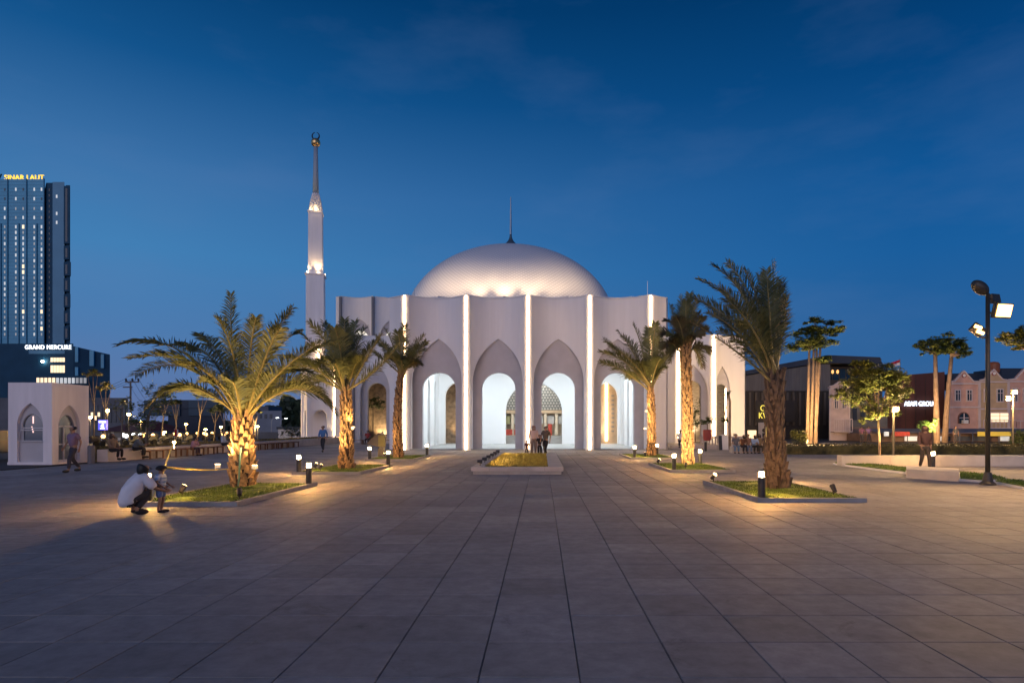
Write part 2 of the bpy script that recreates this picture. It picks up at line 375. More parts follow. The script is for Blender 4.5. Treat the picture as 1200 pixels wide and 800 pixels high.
# portico inner walls
BY = 55.5
def flat(y): return lambda u, w, z: Vector((u, y+w, z))
def side(x, sgn=1): return lambda u, w, z: Vector((x-sgn*w, u, z))
q = MB(); arched_wall(q, -9.3, 7.1, 7.9, [(-7.75,1.0,4.3,1.3,'pointed'), (-.72,2.55,2.95,2.7,'pointed'), (5.85,1.0,4.3,1.3,'pointed')], flat(BY), .5, .5, .05); q.build('inner_wall', M['white_in'], mosque)
q = MB(); arched_wall(q, 44.9, BY, 7.9, [(47.3,.62,4.6,1.1,'pointed'),(50.6,.62,4.6,1.1,'pointed'),(53.6,.55,4.6,1.1,'pointed')], side(-9.3, 1), .7, .5, .05); q.build('inner_wall', M['white_in'], mosque)
q = MB(); arched_wall(q, 44.9, BY, 7.9, [(47.3,.62,4.6,1.1,'pointed'),(50.6,.62,4.6,1.1,'pointed'),(53.6,.55,4.6,1.1,'pointed')], side(7.1, -1), .7, .5, .05); q.build('inner_wall', M['white_in'], mosque)
q = MB(); q.b2(-10.5, -4.3, 58.6, 59, .05, 7.9); q.build('garden_wall', M['stone_wall'], mosque)
q = MB(); q.b2(3.2, 8.4, 58.6, 59, .05, 7.9); q.build('inner_wall', M['beige'], mosque)
led(6.15, 58.55, .3, 6.5, .09)
q = MB()
for k in range(9): q.box((6.75, 58.5, 1.2+k*.42), (.26, .1, .16))
q.build('wall_ornament', M['step'], mosque)
# prayer hall entrance: steps, lattice tympanum, doors
for k in range(4):
    q = MB(); q.b2(-4.2+.001*k, 2.6-.001*k, 56.4+k*.4, 60.4, .05+k*.18, .05+(k+1)*.18); q.build('step', M['step'], mosque)
q = MB(); q.b2(-4.2, 2.6, 60.5, 60.6, 3.25, 6.6); q.build('tympanum_backing', mat('grey_backing',(.22,.25,.26),.7), mosque)
q = MB()
for i in range(24):
    for j in range(12):
        x, z = -4.05+i*.29+(.145 if j % 2 else 0), 3.38+j*.27
        q.prism_xz([(x-.115,z),(x,z-.095),(x+.115,z),(x,z+.095)], 60.40, 60.48); q.prism_xz([(x-.03,z+.12),(x+.03,z+.12),(x+.03,z+.17),(x-.03,z+.17)], 60.41, 60.48)
tag(q.build('lattice_screen', mat('pale_lattice',(.6,.62,.63),.6), mosque), kind='stuff')
q = MB(); q.b2(-4.2, 2.6, 60.3, 60.75, 2.95, 3.24); q.build('lintel', M['beige'], mosque)
cream = mat('cream_paint', (.75,.68,.55), .6, .05, 2)
for k in range(7):
    q = MB(); q.b2(-4.1+k*1.08, -3.85+k*1.08, 60.35, 60.6, .77, 2.94); q.build('door_post', cream, mosque)
for k in range(6):
    q = MB(); q.b2(-3.8+k*1.08, -3.12+k*1.08, 60.5, 60.56, 1.9, 2.7); q.build('door_panel', mat('olive_glass',(.35,.36,.2),.4) if k==0 else M['lattice'], mosque)
redm = mat('red_carpet', (.5,.08,.06), .9, .2, 5)
for x0, x1, z1 in ((-3.9,-2.9,1.35),(-2.7,-1.9,1.3),(.6,1.0,1.9)):
    q = MB(); q.b2(x0, x1, 60.2, 60.28, .8, z1); q.build('red_banner', redm, mosque)
q = MB(); q.b2(-4.5, 2.9, 61.2, 61.3, .05, 7.8); q.build('inner_wall', cream, mosque)
for x, y, e, s_ in ((-6.6, 50, 420, 3), (-1, 49.5, 420, 3), (4.4, 50, 420, 3)):
    lo = lamp('AREA', 'ceiling_light', mosque, (x, y, 7.75), e, (.86,.95,1), (x, y, 0), s_)
    q = MB(); q.b2(x-1, x+1, y-.25, y+.25, 7.8, 7.88); q.build('ceiling_lamp', mat('lit_ceiling_panel',(.9,.9,.9),.5,emit=(.86,.95,1),estr=3), mosque)
lamp('AREA', 'entrance_light', mosque, (-.8, 58, 7.6), 330, (1,.93,.82), (-.8, 59, 0), 2)
lamp('SPOT', 'wall_washer', mosque, (-7.6, 57.9, .3), 260, (1,.68,.32), (-7.6, 58.6, 4), .1, 110)
lamp('SPOT', 'wall_washer', mosque, (5.2, 57.6, .3), 160, (1,.72,.4), (5.2, 58.6, 4), .1, 110)
# rear wings
WY = 61.0
lx0, lx1 = px2x(413.5, WY), px2x(462, WY)
c = px2x(437.5, WY)
bay(lx0, lx1, WY, 1.2, ZT, (c, 1.5, 4.9, 3.0, 'pointed'), (c, .95, 5.1, .95, 'round'))
bay(lx1, lx1+4.1, WY, 1.2, ZT)
led(lx0, WY-.02, .1, ZT-.05, .2, 'led_off')
q = MB(); q.b2(lx0-.02, lx0+.33, WY+.4, 74.5, 0, ZT-.02); q.build('side_wall', M['white'], mosque)
q = MB(); q.b2(-19.5, -13, 65.3, 65.7, 0, 8); q.build('garden_wall', M['stone_wall'], mosque)
q = MB(); q.b2(-18.4, -11, WY+2.2, 74.8, 9.2, 9.5); q.build('wing_roof', M['white'], mosque)
lamp('SPOT', 'wall_washer', mosque, (c, 64.6, .3), 500, (1,.72,.38), (c, 65.4, 3.6), .1, 120)
rx = [px2x(794.5, WY), px2x(836, WY), px2x(876.3, WY)]
bay(9.4, rx[0], WY, 1.1, ZT)
c1 = (rx[0]+rx[1])/2+.02
bay(rx[0], rx[1], WY, 1.1, ZT, (c1, 1.36, 4.9, 3.0, 'pointed'), (c1, .85, 5.4, .85, 'round'))
c2 = rx[1]+1.15
bay(rx[1], rx[1]+4.4, WY, 1.1, ZT, (c2, .85, 5.2, 2.5, 'pointed'), (c2, .52, 5.4, .55, 'round'), clip=(rx[1], rx[2]))
for x in rx[:2]: led(x, WY-.12, .5, ZT-.05, .1, rib=.3)
led(c2+.5, WY+1.36, .6, 5.5, .08)
q = MB(); q.b2(rx[2]-.35, rx[2], WY+1.5, 76, 0, ZT-.02); q.build('side_wall', M['white'], mosque)
q = MB(); q.b2(8.9, rx[2]-.4, WY+2.2, 76, 9.2, 9.5); q.build('wing_roof', M['white'], mosque)
q = MB(); q.b2(12.5, 20, 65.6, 66, 0, 8); q.build('garden_wall', mat('pale_ribbed_stone',(.5,.46,.4),.8,.25,2.5,.6,6,stretch=(1,1,4)), mosque)
lamp('SPOT', 'wall_washer', mosque, (c1+.3, 64.6, .3), 420, (1,.75,.45), (c1, 65.6, 4), .1, 120)
lamp('SPOT', 'wall_washer', mosque, (19.2, 61.3, .9), 90, (1,.66,.3), (19.25, 62.0, 4.5), .05, 60)
q = MB(); q.box((19.2, 61.25, .82), (.2,.2,.2)); q.build('uplight', M['dark_metal'], mosque)
# the tall hall with the dome
HY = 75.0; HT = 17.5
hx = [px2x(399, HY), px2x(437.2, HY)]; hb = hx[1]-hx[0]
hxs = [hx[0]+k*hb for k in range(10)]
bay(hx[0]-hb, hx[0], HY, .95, HT, clip=(hx[0]-.75, hx[0]))
lit_win = mat('lit_hall_window', (.9,.88,.8), .5, emit=(1,.93,.78), estr=1.1)
for k in range(9):
    c = (hxs[k]+hxs[k+1])/2+.1; full = k < 2
    bay(hxs[k], hxs[k+1], HY, .95, HT, (c, 1.5, 12.5, 2.4, 'pointed') if full else None, (c, .95, 12.6, .95, 'round') if full else None)
    if full:
        q = MB(); q.b2(c-1.2, c+1.2, HY+1.7, HY+1.75, 9.3, 13.8); q.build('window', lit_win, mosque)
for x in hxs[:2]: led(x, HY-.02, 9.5, HT-.05, .2, 'led_off')
q = MB(); q.b2(hx[0]-.75, hx[0]-.4, HY+.6, 115, 0, HT-.02); q.build('side_wall', M['white'], mosque)
q = MB(); q.b2(hxs[-1]-.35, hxs[-1], HY+.5, 115, 0, HT-.02); q.build('side_wall', M['white'], mosque)
q = MB(); q.b2(hx[0]-.3, hxs[-1]-.4, HY+1.4, 115, 16.0, 16.3); q.build('hall_roof', M['white'], mosque)
DX, DY = px2x(598.5, 95), 95.0; DA, DB, DZ = 16.0, 12.05, 17.0
# dome tiles: diamond relief in the material
dm = bpy.data.materials.new('dome_tiles'); dm.use_nodes = True
t = dm.node_tree; b = t.nodes['Principled BSDF']; l = t.links; n_ = t.nodes.new
uv = n_('ShaderNodeUVMap'); sx = n_('ShaderNodeSeparateXYZ'); l.new(uv.outputs[0], sx.inputs[0])
def mth(op, a, b_=None, c_=None):
    m = n_('ShaderNodeMath'); m.operation = op
    for k, v in enumerate((a, b_, c_)):
        if v is None: continue
        if isinstance(v, (int, float)): m.inputs[k].default_value = v
        else: l.new(v, m.inputs[k])
    return m.outputs[0]
ua = mth('MULTIPLY', sx.outputs[0], 150); va = mth('MULTIPLY', sx.outputs[1], 44)
p1 = mth('PINGPONG', mth('ADD', ua, va), .5); p2 = mth('PINGPONG', mth('SUBTRACT', ua, va), .5)
mn = mth('MINIMUM', p1, p2); jr = ramp(t, [(0,(.58,.57,.58,1)), (.12,(.7,.69,.7,1)), (.25,(.8,.79,.79,1)), (1,(.83,.82,.82,1))]); l.new(mn, jr.inputs[0]); l.new(jr.outputs[0], b.inputs['Base Color'])
bpn = n_('ShaderNodeBump'); bpn.inputs['Strength'].default_value = .45; bpn.inputs['Distance'].default_value = .08; l.new(mn, bpn.inputs['Height']); l.new(bpn.outputs[0], b.inputs['Normal'])
b.inputs['Roughness'].default_value = .5
me = bpy.data.meshes.new('dome'); vs = []; fs = []; uvs = []
na, nv = 96, 32
for j in range(nv+1):
    a = (PI/2)*j/nv; r = max(DA*math.cos(a), .05); z = DZ+DB*math.sin(a)
    for k in range(na+1): vs.append((DX+r*math.cos(2*PI*k/na)+.95, DY+r*math.sin(2*PI*k/na)-42.7, z)); uvs.append((k/na, j/nv))
for j in range(nv):
    for k in range(na): i = j*(na+1)+k; fs.append((i, i+1, i+na+2, i+na+1))
me.from_pydata(vs, [], fs); ul = me.uv_layers.new(name='UVMap')
for lp in me.loops: ul.data[lp.index].uv = uvs[lp.vertex_index]
me.materials.append(dm); me.polygons.foreach_set('use_smooth', [True]*len(fs))
dome = bpy.data.objects.new('dome', me); C.objects.link(dome); dome.parent = mosque
q = MB(); z0 = DZ+DB-.05; s_ = 95/F
q.lathe([(1.2,z0-.1),(.95,z0+.75),(.72,z0+1.0),(.45,z0+1.3),(.27,z0+1.65),(.18,z0+2.0),(.14,z0+2.4)], 16, (DX,DY,0)); fin = q.build('finial', mat('grey_green_zinc',(.12,.17,.2),.4,metal=.5), mosque, smooth=True)
q = MB(); q.tube([(DX,DY,z0+2.3),(DX,DY,z0+5.2),(DX,DY,z0+8.1)], [.18,.13,.06], 8); q.build('spire', M['steel'], fin)
for k in range(22):
    a = 2*PI*k/22+.14; x, y = DX+(DA+2.4)*math.cos(a), DY+(DA+2.4)*math.sin(a)
    x = min(max(x, hx[0]+.2), hxs[-1]-1.0); y = max(y, HY+1.6)
    lamp('SPOT', 'dome_floodlight', mosque, (x, y, 16.75), 270, (1,.68,.36), (DX+(DA-2.5)*math.cos(a), DY+(DA-2.5)*math.sin(a), 26), .2, 130, .9)
for k in range(9):
    x = DX-15+30*k/8; x = max(x, hx[0]); lamp('SPOT', 'dome_floodlight', mosque, (x, HY+.5+.35, HT+.25), 1900, (1,.7,.42), (DX+(x-DX)*.55, DY-3, 30.5), .15, 66, 1)
q = MB()
for x in strips[1:4]: q.tube([(x+2.1,60.0,ZT-2),(x+2.1,60.0,ZT+1.3)], .025, 5)
q.tube([(strips[0]+.3,44.5,ZT-.2),(strips[0]+.3,44.5,ZT+.9)], .02, 5); q.tube([(strips[4]+.1,44.5,ZT-.2),(strips[4]+.1,44.5,ZT+1.4)], .02, 5)
q.build('lightning_rod', M['steel'], mosque)

# ------------------------------------------------------------------ minaret
MY = 62.0; mxx = px2x(370, MY)
minaret = empty('minaret', (mxx, MY, 0), 'slender white minaret with lit lattice crown and golden ball under a ring', 'minaret')
def zy(py): return EYE-(py-VY)*MY/F
def sq(mb, cx, cy_, s0, z0, s1, z1, rot):
    vs = []
    for s, z in ((s0,z0),(s1,z1)):
        for k in range(4):
            a = rot+PI/4+k*PI/2; vs.append((cx+s*.7071*math.cos(a), cy_+s*.7071*math.sin(a), z))
    mb.add(vs, [(3,2,1,0),(4,5,6,7),(0,1,5,4),(1,2,6,5),(2,3,7,6),(3,0,4,7)])
bcx, bcy = px2x(372, MY), MY
br = R(34); bs = 2.62
# base: four arched walls
for k in range(4):
    ang = br + k*PI/2
    def bm(u, w, z, ang=ang):
        lx, ly = u, -bs/2+w; return Vector((bcx+lx*math.cos(ang)-ly*math.sin(ang), bcy+lx*math.sin(ang)+ly*math.cos(ang), z))
    if k in (0, 3):
        q = MB(); arched_wall(q, -bs/2+.001, bs/2-.001, 7.75, [(0,1.0,3.0,3.0,'pointed')], bm, .18, .5); q.build('base_wall', M['bright'], minaret)
        q = MB(); bm2 = lambda u, w, z, bm=bm: bm(u, w+.185, z)
        arched_wall(q, -bs/2+.2, bs/2-.2, 6.8, [(0,.68,2.5,.8,'round')], bm2, .2, .5); q.build('arch_panel', M['bright'], minaret)
    else:
        q = MB(); arched_wall(q, -bs/2+.001, bs/2-.001, 7.75, [], bm, .18, .8); q.build('base_wall', M['bright'], minaret)
q = MB(); sq(q, bcx, bcy, bs+.06, 7.75, bs+.06, 7.9, br); q.build('base_cap', M['bright'], minaret)
q = MB(); sq(q, bcx, bcy, bs+.5, 0, bs+.5, .55, br); q.build('plinth', M['bright'], minaret)
sr = R(14); cx = px2x(370, MY)
q = MB(); sq(q, cx, MY, 1.72, 7.9, 1.66, zy(324), sr); shaft = q.build('shaft', M['bright'], minaret)
q = MB(); sq(q, cx, MY, 1.9, zy(324)+.002, 1.9, zy(322.5), sr); q.build('balcony_ledge', M['bright'], minaret)
q = MB(); sq(q, cx, MY, 1.32, zy(322.5), 1.28, zy(251), sr); q.build('upper_shaft', M['bright'], minaret)
q = MB(); sq(q, cx, MY, 1.42, zy(251)+.002, 1.42, zy(249.5), sr); q.build('balcony_ledge', M['bright'], minaret)
# lattice crown
q = MB(); z0, z1 = zy(249.5), zy(227)
nn = 10
def lat(a, tt):
    rad = .62*(1-.55*tt**1.8)+.0; return Vector((cx+rad*math.cos(a), MY+rad*math.sin(a), z0+(z1-z0)*tt))
for k in range(nn):
    for sgn in (1, -1):
        pts = [lat(2*PI*k/nn+sgn*tt/6*1.6, tt/6) for tt in range(7)]; q.tube(pts, .055, 4)
q.build('lattice_crown', M['bright'], minaret)
q = MB(); q.tube([(cx,MY,z0),(cx,MY,z0+.8)], .16, 10); q.build('crown_lamp', mat('lit_crown_lamp',(.9,.8,.6),.5,emit=(1,.66,.3),estr=2.2), minaret)
q = MB(); q.tube([(cx,MY,z1-.1),(cx,MY,zy(200)),(cx,MY,zy(172))], [.3,.25,.2], 12); q.build('mast', mat('grey_mast',(.32,.4,.47),.5,.05,2), minaret, smooth=True)
q = MB(); q.ball((cx,MY,zy(167.5)), .46, 14, 8); q.build('gilded_ball', M['gold'], minaret, smooth=True)
q = MB(); zc = zy(159.5); q.tube([(cx+.36*math.sin(a), MY, zc-.36*math.cos(a)) for a in [R(195+ (330*i/20)) for i in range(21)]], [.03+.05*math.sin(PI*i/20) for i in range(21)], 6); q.build('crescent', M['dark_metal'], minaret)
for dx, dy in ((-.55,-1.1),(.55,-1.0),(.95,.3)):
    lamp('SPOT', 'balcony_uplight', minaret, (cx+dx, MY+dy*.85, zy(322)), 240, (1,.66,.32), (cx+dx*.5, MY+dy*.3, zy(285)), .08, 70)
for dx in (-.35,.35):
    lamp('POINT', 'crown_light', minaret, (cx+dx, MY-.75, z0+.2), 12, (1,.66,.3), None, .06)
q = MB()
for dx, dy in ((-.5,-.78),(.5,-.66),(.86,.1)): q.box((cx+dx, MY+dy, zy(322)), (.14,.14,.24))
q.build('balcony_lamp', mat('lit_balcony_lamp',(.9,.8,.6),.5,emit=(1,.74,.42),estr=9), minaret)
ex, ey = bcx+ (bs/2)*math.cos(br)+(bs/2)*math.sin(br), bcy+(bs/2)*math.sin(br)-(bs/2)*math.cos(br)
led(ex, ey-.03, .7, 7.7, .07, 'led', parent=minaret)
led(cx+.62, MY-1.02, 7.95, 9.6, .06, 'led', parent=minaret)
lamp('SPOT', 'wall_uplight', minaret, (px2x(388.5,61.0), 61.0, .7), 70, (1,.7,.35), (px2x(388,61.9), 61.9, 4), .05, 60)

# ------------------------------------------------------------------ palms
def palm(label, base, top_z, rads, crown, fronds, fl_len=.5, dry=0.1, lean=(0,0), nleaf=64, group='date palms in the plaza grass beds', boots=1.0, extra=6, boot_len=.18, extra_len=2.2, seed=1, boot='boot'):
    rg = random.Random(seed)
    base = Vector(base); root = empty('date_palm', base, label, 'palm tree', group)
    top = Vector(crown)
    q = MB(); n = len(rads); pts = [base.lerp(Vector((top.x, top.y, top_z)), i/(n-1)) for i in range(n)]
    # gentle s-bend
    for i in range(1, n-1): pts[i] = pts[i]+Vector((lean[0]*math.sin(PI*i/(n-1)), lean[1]*math.sin(PI*i/(n-1)), 0))
    q.tube(pts, rads, 14); q.build('trunk', M['trunk'], root, smooth=True)
    q = MB(); nb = int(boots*(top_z)/.1)
    for r_ in range(nb):
        tt = (r_+.5)/nb; i = min(int(tt*(n-1)), n-2); s = tt*(n-1)-i
        c = pts[i].lerp(pts[i+1], s); rad = rads[i]*(1-s)+rads[i+1]*s; m_ = 6
        for k in range(m_):
            a = 2*PI*(k+(r_*.5)%1)/m_+r_*.13+rg.uniform(-.26,.26); d = Vector((math.cos(a), math.sin(a), 0)); sd_ = Vector((-math.sin(a), math.cos(a), 0))
            w = rad*.33*rg.uniform(.7,1.15); h = boot_len*rg.uniform(.65,1.35); o = rg.uniform(.045,.12)*(rad/.27)
            p = c+d*(rad*.93); tip = c+d*(rad+o)+Vector((0,0,h))
            q.add([p-sd_*w-Vector((0,0,h*.5)), p+sd_*w-Vector((0,0,h*.5)), tip+sd_*w*.32, tip-sd_*w*.32, tip-d*(o+.05)+sd_*w*.4-Vector((0,0,h*.1)), tip-d*(o+.05)-sd_*w*.4-Vector((0,0,h*.1))],
                  [(0,1,2,3),(3,2,4,5),(1,4,2),(0,3,5)])
    tag(q.build('bark_scale', M[boot], root), kind='stuff')
    def frond(ctrl, tip, dryf, Lf, nl):
        b0 = top+Vector((rg.uniform(-.1,.1), rg.uniform(-.1,.1), rg.uniform(-.25,.05)))
        bez = lambda s: b0*(1-s)**2+ctrl*2*s*(1-s)+tip*s*s
        q = MB(); ps = [bez(i/10) for i in range(11)]; q.tube(ps, [.035*(1-.85*i/10)*(Lf/.5) for i in range(11)], 5)
        fo = q.build('frond', M['rachis'], root)
        q = MB(); tilt = rg.uniform(-.5,.5)
        for i in range(nl):
            s = .2+.8*(i+rg.random()*.5)/nl; p = bez(s); tg = (bez(min(1,s+.03))-bez(max(0,s-.03))).normalized()
            sv = tg.cross(Vector((0,0,1)));
            if sv.length < .05: sv = Vector((1,0,0))
            sv.normalize(); up = sv.cross(tg).normalized()
            sv2 = (sv*math.cos(tilt)+up*math.sin(tilt)).normalized(); up2 = sv2.cross(tg).normalized()
            prof = min(1, (s-.12)*4.5)*(1-.62*max(0, s-.55)/.45)
            for sg in (-1, 1):
                ln = Lf*prof*rg.uniform(.75,1.1); fw = .55+.5*s+rg.uniform(-.15,.15)
                dr = (sv2*sg+tg*fw+up2*rg.uniform(-.15,.75)).normalized()
                w = .0105*(Lf/.5)*rg.uniform(.8,1.2); wv = dr.cross(up2+Vector((0,.3,0))).normalized()*w
                mid = p+dr*ln*.55; end = p+dr*ln+Vector((0,0,-.16*ln))
                q.add([p-wv*.5, p+wv*.5, mid+wv, end, mid-wv], [(0,1,2,3,4)])
        q.build('leaflet', M['frond_dry'] if dryf else M['frond'], fo)
        fo['n'] = 1; del fo['n']
    Y = top.y
    for f in fronds:
        cxp, cyp, txp, typ, dz = f[:5]; dryf = len(f) > 5
        frond(P(cxp, cyp, Y+dz*.5)+Vector((0,0,0)), P(txp, typ, Y+dz), dryf, fl_len, nleaf)
    for k in range(extra):
        a = 2*PI*k/extra+rg.uniform(-.3,.3); el = rg.uniform(.35,1.0); ln = extra_len*rg.uniform(.8,1.1)
        d = Vector((math.cos(a)*math.cos(el)*.55, math.sin(a)*math.cos(el), math.sin(el)))
        if d.y < 0: d.y *= .6
        tip = top+d*ln; frond(top+d*ln*.55+Vector((0,0,ln*.2)), tip-Vector((0,0,ln*.12)), rg.random() < dry, fl_len, nleaf)
    return root
p1 = palm('big leaning date palm with wide arching fronds beside the crouching person', G(285,573), 1.95, [.27,.28,.27,.25,.22,.2,.17], P(285,492,15.8),
     [(268,410,271,344,0),(305,400,343,361,.3),(222,378,139,404,-.2),(232,398,158,440,.4),(245,400,152,420,-.5),(215,420,172,478,-.3),(255,395,205,404,.8),(352,420,394,486,-.2),(345,412,384,470,.3),(330,415,402,398,.2),(320,430,376,402,-.6),(315,395,330,384,-1.0),
      (262,400,232,392,1.0),(235,440,185,462,.9),(300,420,365,436,.9),(292,400,300,372,-.9),(258,430,212,425,-1.1),(325,440,372,458,.7),(278,405,255,372,-1.2),(310,405,352,388,.9)], .56, 0, (-.02,0), 96, extra=4, boot_len=.17, extra_len=2.2, seed=3)
p2 = palm('date palm with steep glowing trunk standing in front of the minaret', G(406,551), 3.0, [.25,.225,.21,.2,.19,.185,.175,.14], P(405,458,22.6),
     [(385,420,350,388,0),(395,410,380,378,.4),(404,410,404,374,-.3),(415,405,428,384,.3),(430,415,446,394,-.3),(375,425,343,428,-.4),(380,420,332,418,.5),(440,440,468,402,.2),(400,400,392,384,-1),(420,420,440,400,1),(390,400,362,378,-.8),(412,400,416,377,.9),(375,440,352,446,.8)], .68, 0, (.02,0), 84, extra=4, extra_len=2.2, seed=5)
palm('small windblown date palm right in front of the leftmost lit facade strip', G(467,537.5), 4.2, [.24,.2,.18,.17,.165,.16,.14], P(470,437,30.8),
     [(455,410,441,394,0),(462,405,452,386,.3),(474,405,474,380,-.2),(480,415,497,392,.2),(485,418,500,400,-.3),(450,420,436,412,-.2),(478,410,486,428,.3),(460,412,446,402,.8),(470,400,466,388,-.8),(482,415,492,404,.8)], .7, .3, (-.12,0), 72, extra=5, extra_len=1.8, seed=7)
palm('date palm with frond fan blown left across the rightmost facade arch', G(763,535.5), 3.7, [.22,.2,.19,.18,.175,.17,.14], P(762,455,32.4),
     [(740,420,703,412,0),(735,425,708,398,.3),(745,410,724,388,-.3),(755,405,742,380,.4),(760,410,760,384,-.3),(768,415,776,384,.2),(775,420,792,402,.2),(732,430,704,424,-.4),(778,425,796,392,-.3),(750,412,730,394,.9),(765,405,768,378,-.9),(742,418,714,404,-.9)], .8, 0, (.05,0), 90, extra=5, extra_len=2.2, seed=9)
palm('tall brownish date palm with tied upright fronds and brightly lit lower trunk', G(806,546.5), 5.0, [.22,.2,.185,.175,.175,.18,.19,.19], P(803,412,24.8),
     [(795,380,799,346,0),(790,380,786,358,.3),(812,375,817,350,-.3),(785,385,777,392,0,1),(818,385,826,388,.3,1),(806,370,808,344,.2),(785,390,780,408,-.3,1),(822,400,828,412,.2,1),(800,380,792,372,-.6,1),(810,380,818,366,.6,1),(795,395,786,424,-.2,1),(815,395,823,430,.2,1),(803,375,804,352,-.6),(790,375,782,376,.5,1),(815,375,823,372,-.5,1)], .62, .5, (.03,0), 84, extra=5, extra_len=1.6, seed=11)
palm('dark shaggy date palm nearest on the right, fronds swept left by wind', G(911,575), 2.9, [.27,.24,.21,.195,.19,.2,.18], P(909,446,15.4),
     [(880,350,818,327,0),(878,375,813,348,.3),(885,340,836,311,-.3),(890,340,852,308,.3),(895,350,872,316,-.2),(900,360,890,322,.3),(908,360,905,306,0),(912,370,917,330,.2,1),(918,380,922,348,-.2,1),(875,385,830,366,-.4),(880,400,843,388,.2),(892,370,862,330,.8),(888,365,842,336,-.8),(880,380,826,356,.9),(902,365,898,316,-.7),(885,360,854,322,.6),(870,412,810,377,-.2,1),(890,380,850,350,-1.0),(914,380,912,338,.7)], .56, .1, (-.05,0), 74, extra=0, boot_len=.26, seed=13, boot='boot_grey')

# ------------------------------------------------------------------ grass beds with kerbs
gm = MB(); rg = random.Random(4)
for k in range(5200):
    x, y = rg.uniform(-1.03,1.03), rg.uniform(-2.05,2.05); a = rg.uniform(0, 2*PI); h = rg.uniform(.02,.055); w = .008
    d = Vector((math.cos(a), math.sin(a), 0)); ln = Vector((rg.uniform(-.03,.03), rg.uniform(-.03,.03), h)); p = Vector((x, y, .075))
    gm.add([p-d*w, p+d*w, p+ln], [(0,1,2)])
bed0 = empty('grass_bed', (0,0,0), '', 'grass bed', 'kerbed grass beds around the palms')
q = MB(); q.b2(-1.15,-1.05,-2.2,2.2,0,.1); q.b2(1.05,1.15,-2.2,2.2,0,.1); q.b2(-1.05,1.05,-2.2,-2.09,0,.098); q.b2(-1.05,1.05,2.09,2.2,0,.098); q.build('kerb', M['kerb'], bed0)
q = MB()
nx_, ny_ = 12, 24
for i in range(nx_+1):
    for j in range(ny_+1):
        x, y = -1.05+2.1*i/nx_, -2.09+4.18*j/ny_
        q.v.append(Vector((x, y, .07+.05*noise.noise(Vector((x*1.3,y*1.3,0)))*(1-abs(x)/1.05)*2)))
for i in range(nx_):
    for j in range(ny_): a = i*(ny_+1)+j; q.f.append((a, a+ny_+1, a+ny_+2, a+1))
q.build('turf', M['grass'], bed0, smooth=True)
tag(gm.build('grass', M['grass'], bed0), kind='stuff')
beds = [((-7.25,14.5), 'kerbed grass bed under the big arching palm beside the toddler'), ((-7.2,22.7), 'kerbed grass bed under the palm with the steep glowing trunk'), ((-7.15,31), 'kerbed grass bed under the small palm in front of the leftmost facade strip'),
        ((5.7,15.15), 'kerbed grass bed under the dark shaggy palm nearest on the right'), ((5.65,23.75), 'kerbed grass bed under the tall palm with tied fronds'), ((5.5,32.4), 'kerbed grass bed under the palm blown across the rightmost arch')]
for k, ((x, y), lb) in enumerate(beds):
    if k == 0: bed0.location = (x, y, 0); bed0['label'] = lb
    else: dup(bed0, (x, y, 0), lb)

# ------------------------------------------------------------------ bollards
bol = empty('bollard_light', (0,0,0), '', 'bollard light', 'lit bollards at the grass bed corners')
q = MB(); q.lathe([(.1,0),(.1,.02),(.075,.03),(.075,.53)], 14); q.build('post', M['bollard'], bol)
q = MB(); q.lathe([(.052,.531),(.052,.635)], 14); q.build('lens', M['lens'], bol)
q = MB(); q.lathe([(.074,.636),(.077,.65),(.07,.67),(.02,.68)], 14); q.build('cap', M['lens_cap'], bol)
bl = [((-8.08,12.6),'lit bollard hidden beside the crouching person in white'), (( -6.2,16.35),'lit bollard right of the big arching palm, its post wholly in view'), ((-8.15,20.6),'lit bollard just behind left of the one right of the big palm'), ((-6.1,24.4),'lit bollard right of the palm with the glowing trunk'),
      ((-8.1,28.9),'lit bollard on the left side before the dark carved bin'), ((-6.15,32.9),'lit bollard in front of the leftmost open arch'), ((4.72,13.2),'tall-looking lit bollard in front of the dark shaggy palm, nearest of all'), ((6.72,17.35),'lit bollard behind the trunk of the dark shaggy palm'),
      ((4.67,21.7),'lit bollard left of the trunk of the palm with tied fronds'), ((6.62,25.7),'lit bollard right of the trunk of the palm with tied fronds'), ((4.62,30.6),'lit bollard below the rightmost open arch'), ((6.3,33.6),'lit bollard right of the palm blown across the rightmost arch'), ((14.9,23.4),'lit bollard out at the right in front of the low white wall')]
for k, ((x, y), lb) in enumerate(bl):
    if k == 0: bol.location = (x, y, 0); bol['label'] = lb
    else: dup(bol, (x, y, 0), lb)

# ------------------------------------------------------------------ ground spotlights and trunk lamps
def spotlight(x, y, aim, label, energy=60, lit=True, z=.1, size=1.0):
    r = empty('ground_spotlight', (x, y, z), label, 'spotlight', 'spotlights in the grass beds')
    a = (Vector(aim)-Vector((x, y, z+.14))).normalized(); c = Vector((x, y, z+.14))
    q = MB(); q.tube([(x,y,z),(x,y,z+.1)], .015, 6); q.build('spike', M['dark_metal'], r)
    q = MB(); q.tube([c-a*.1, c+a*.07], [.045*size,.06*size], 10); q.build('housing', M['dark_metal'], r)
    q = MB(); q.tube([c+a*.071, c+a*.078], .052*size, 10); q.build('glass', M['spot_glass'] if lit else M['glass'], r)
    lamp('SPOT', 'beam', r, c+a*.1, energy*4, (1,.62,.25), aim, .04, 75, .7)
    return r
AMB = (1,.58,.2)
spotlight(-6.35, 12.9, (-7.7,15.6,2.4), 'small spotlight at the front edge of the big palm grass bed', 75)
spotlight(-7.95, 13.6, (-7.6,15.6,2.6), 'small dark spotlight in the grass just right of the toddler', 95)
spotlight(4.75, 17.0, (5.9,15.6,2.2), 'small lit spotlight left behind the nearest right bollard', 10)
spotlight(6.5, 13.7, (6.0,15.4,3), 'small dark spotlight in the grass right of the shaggy palm', 8, False)
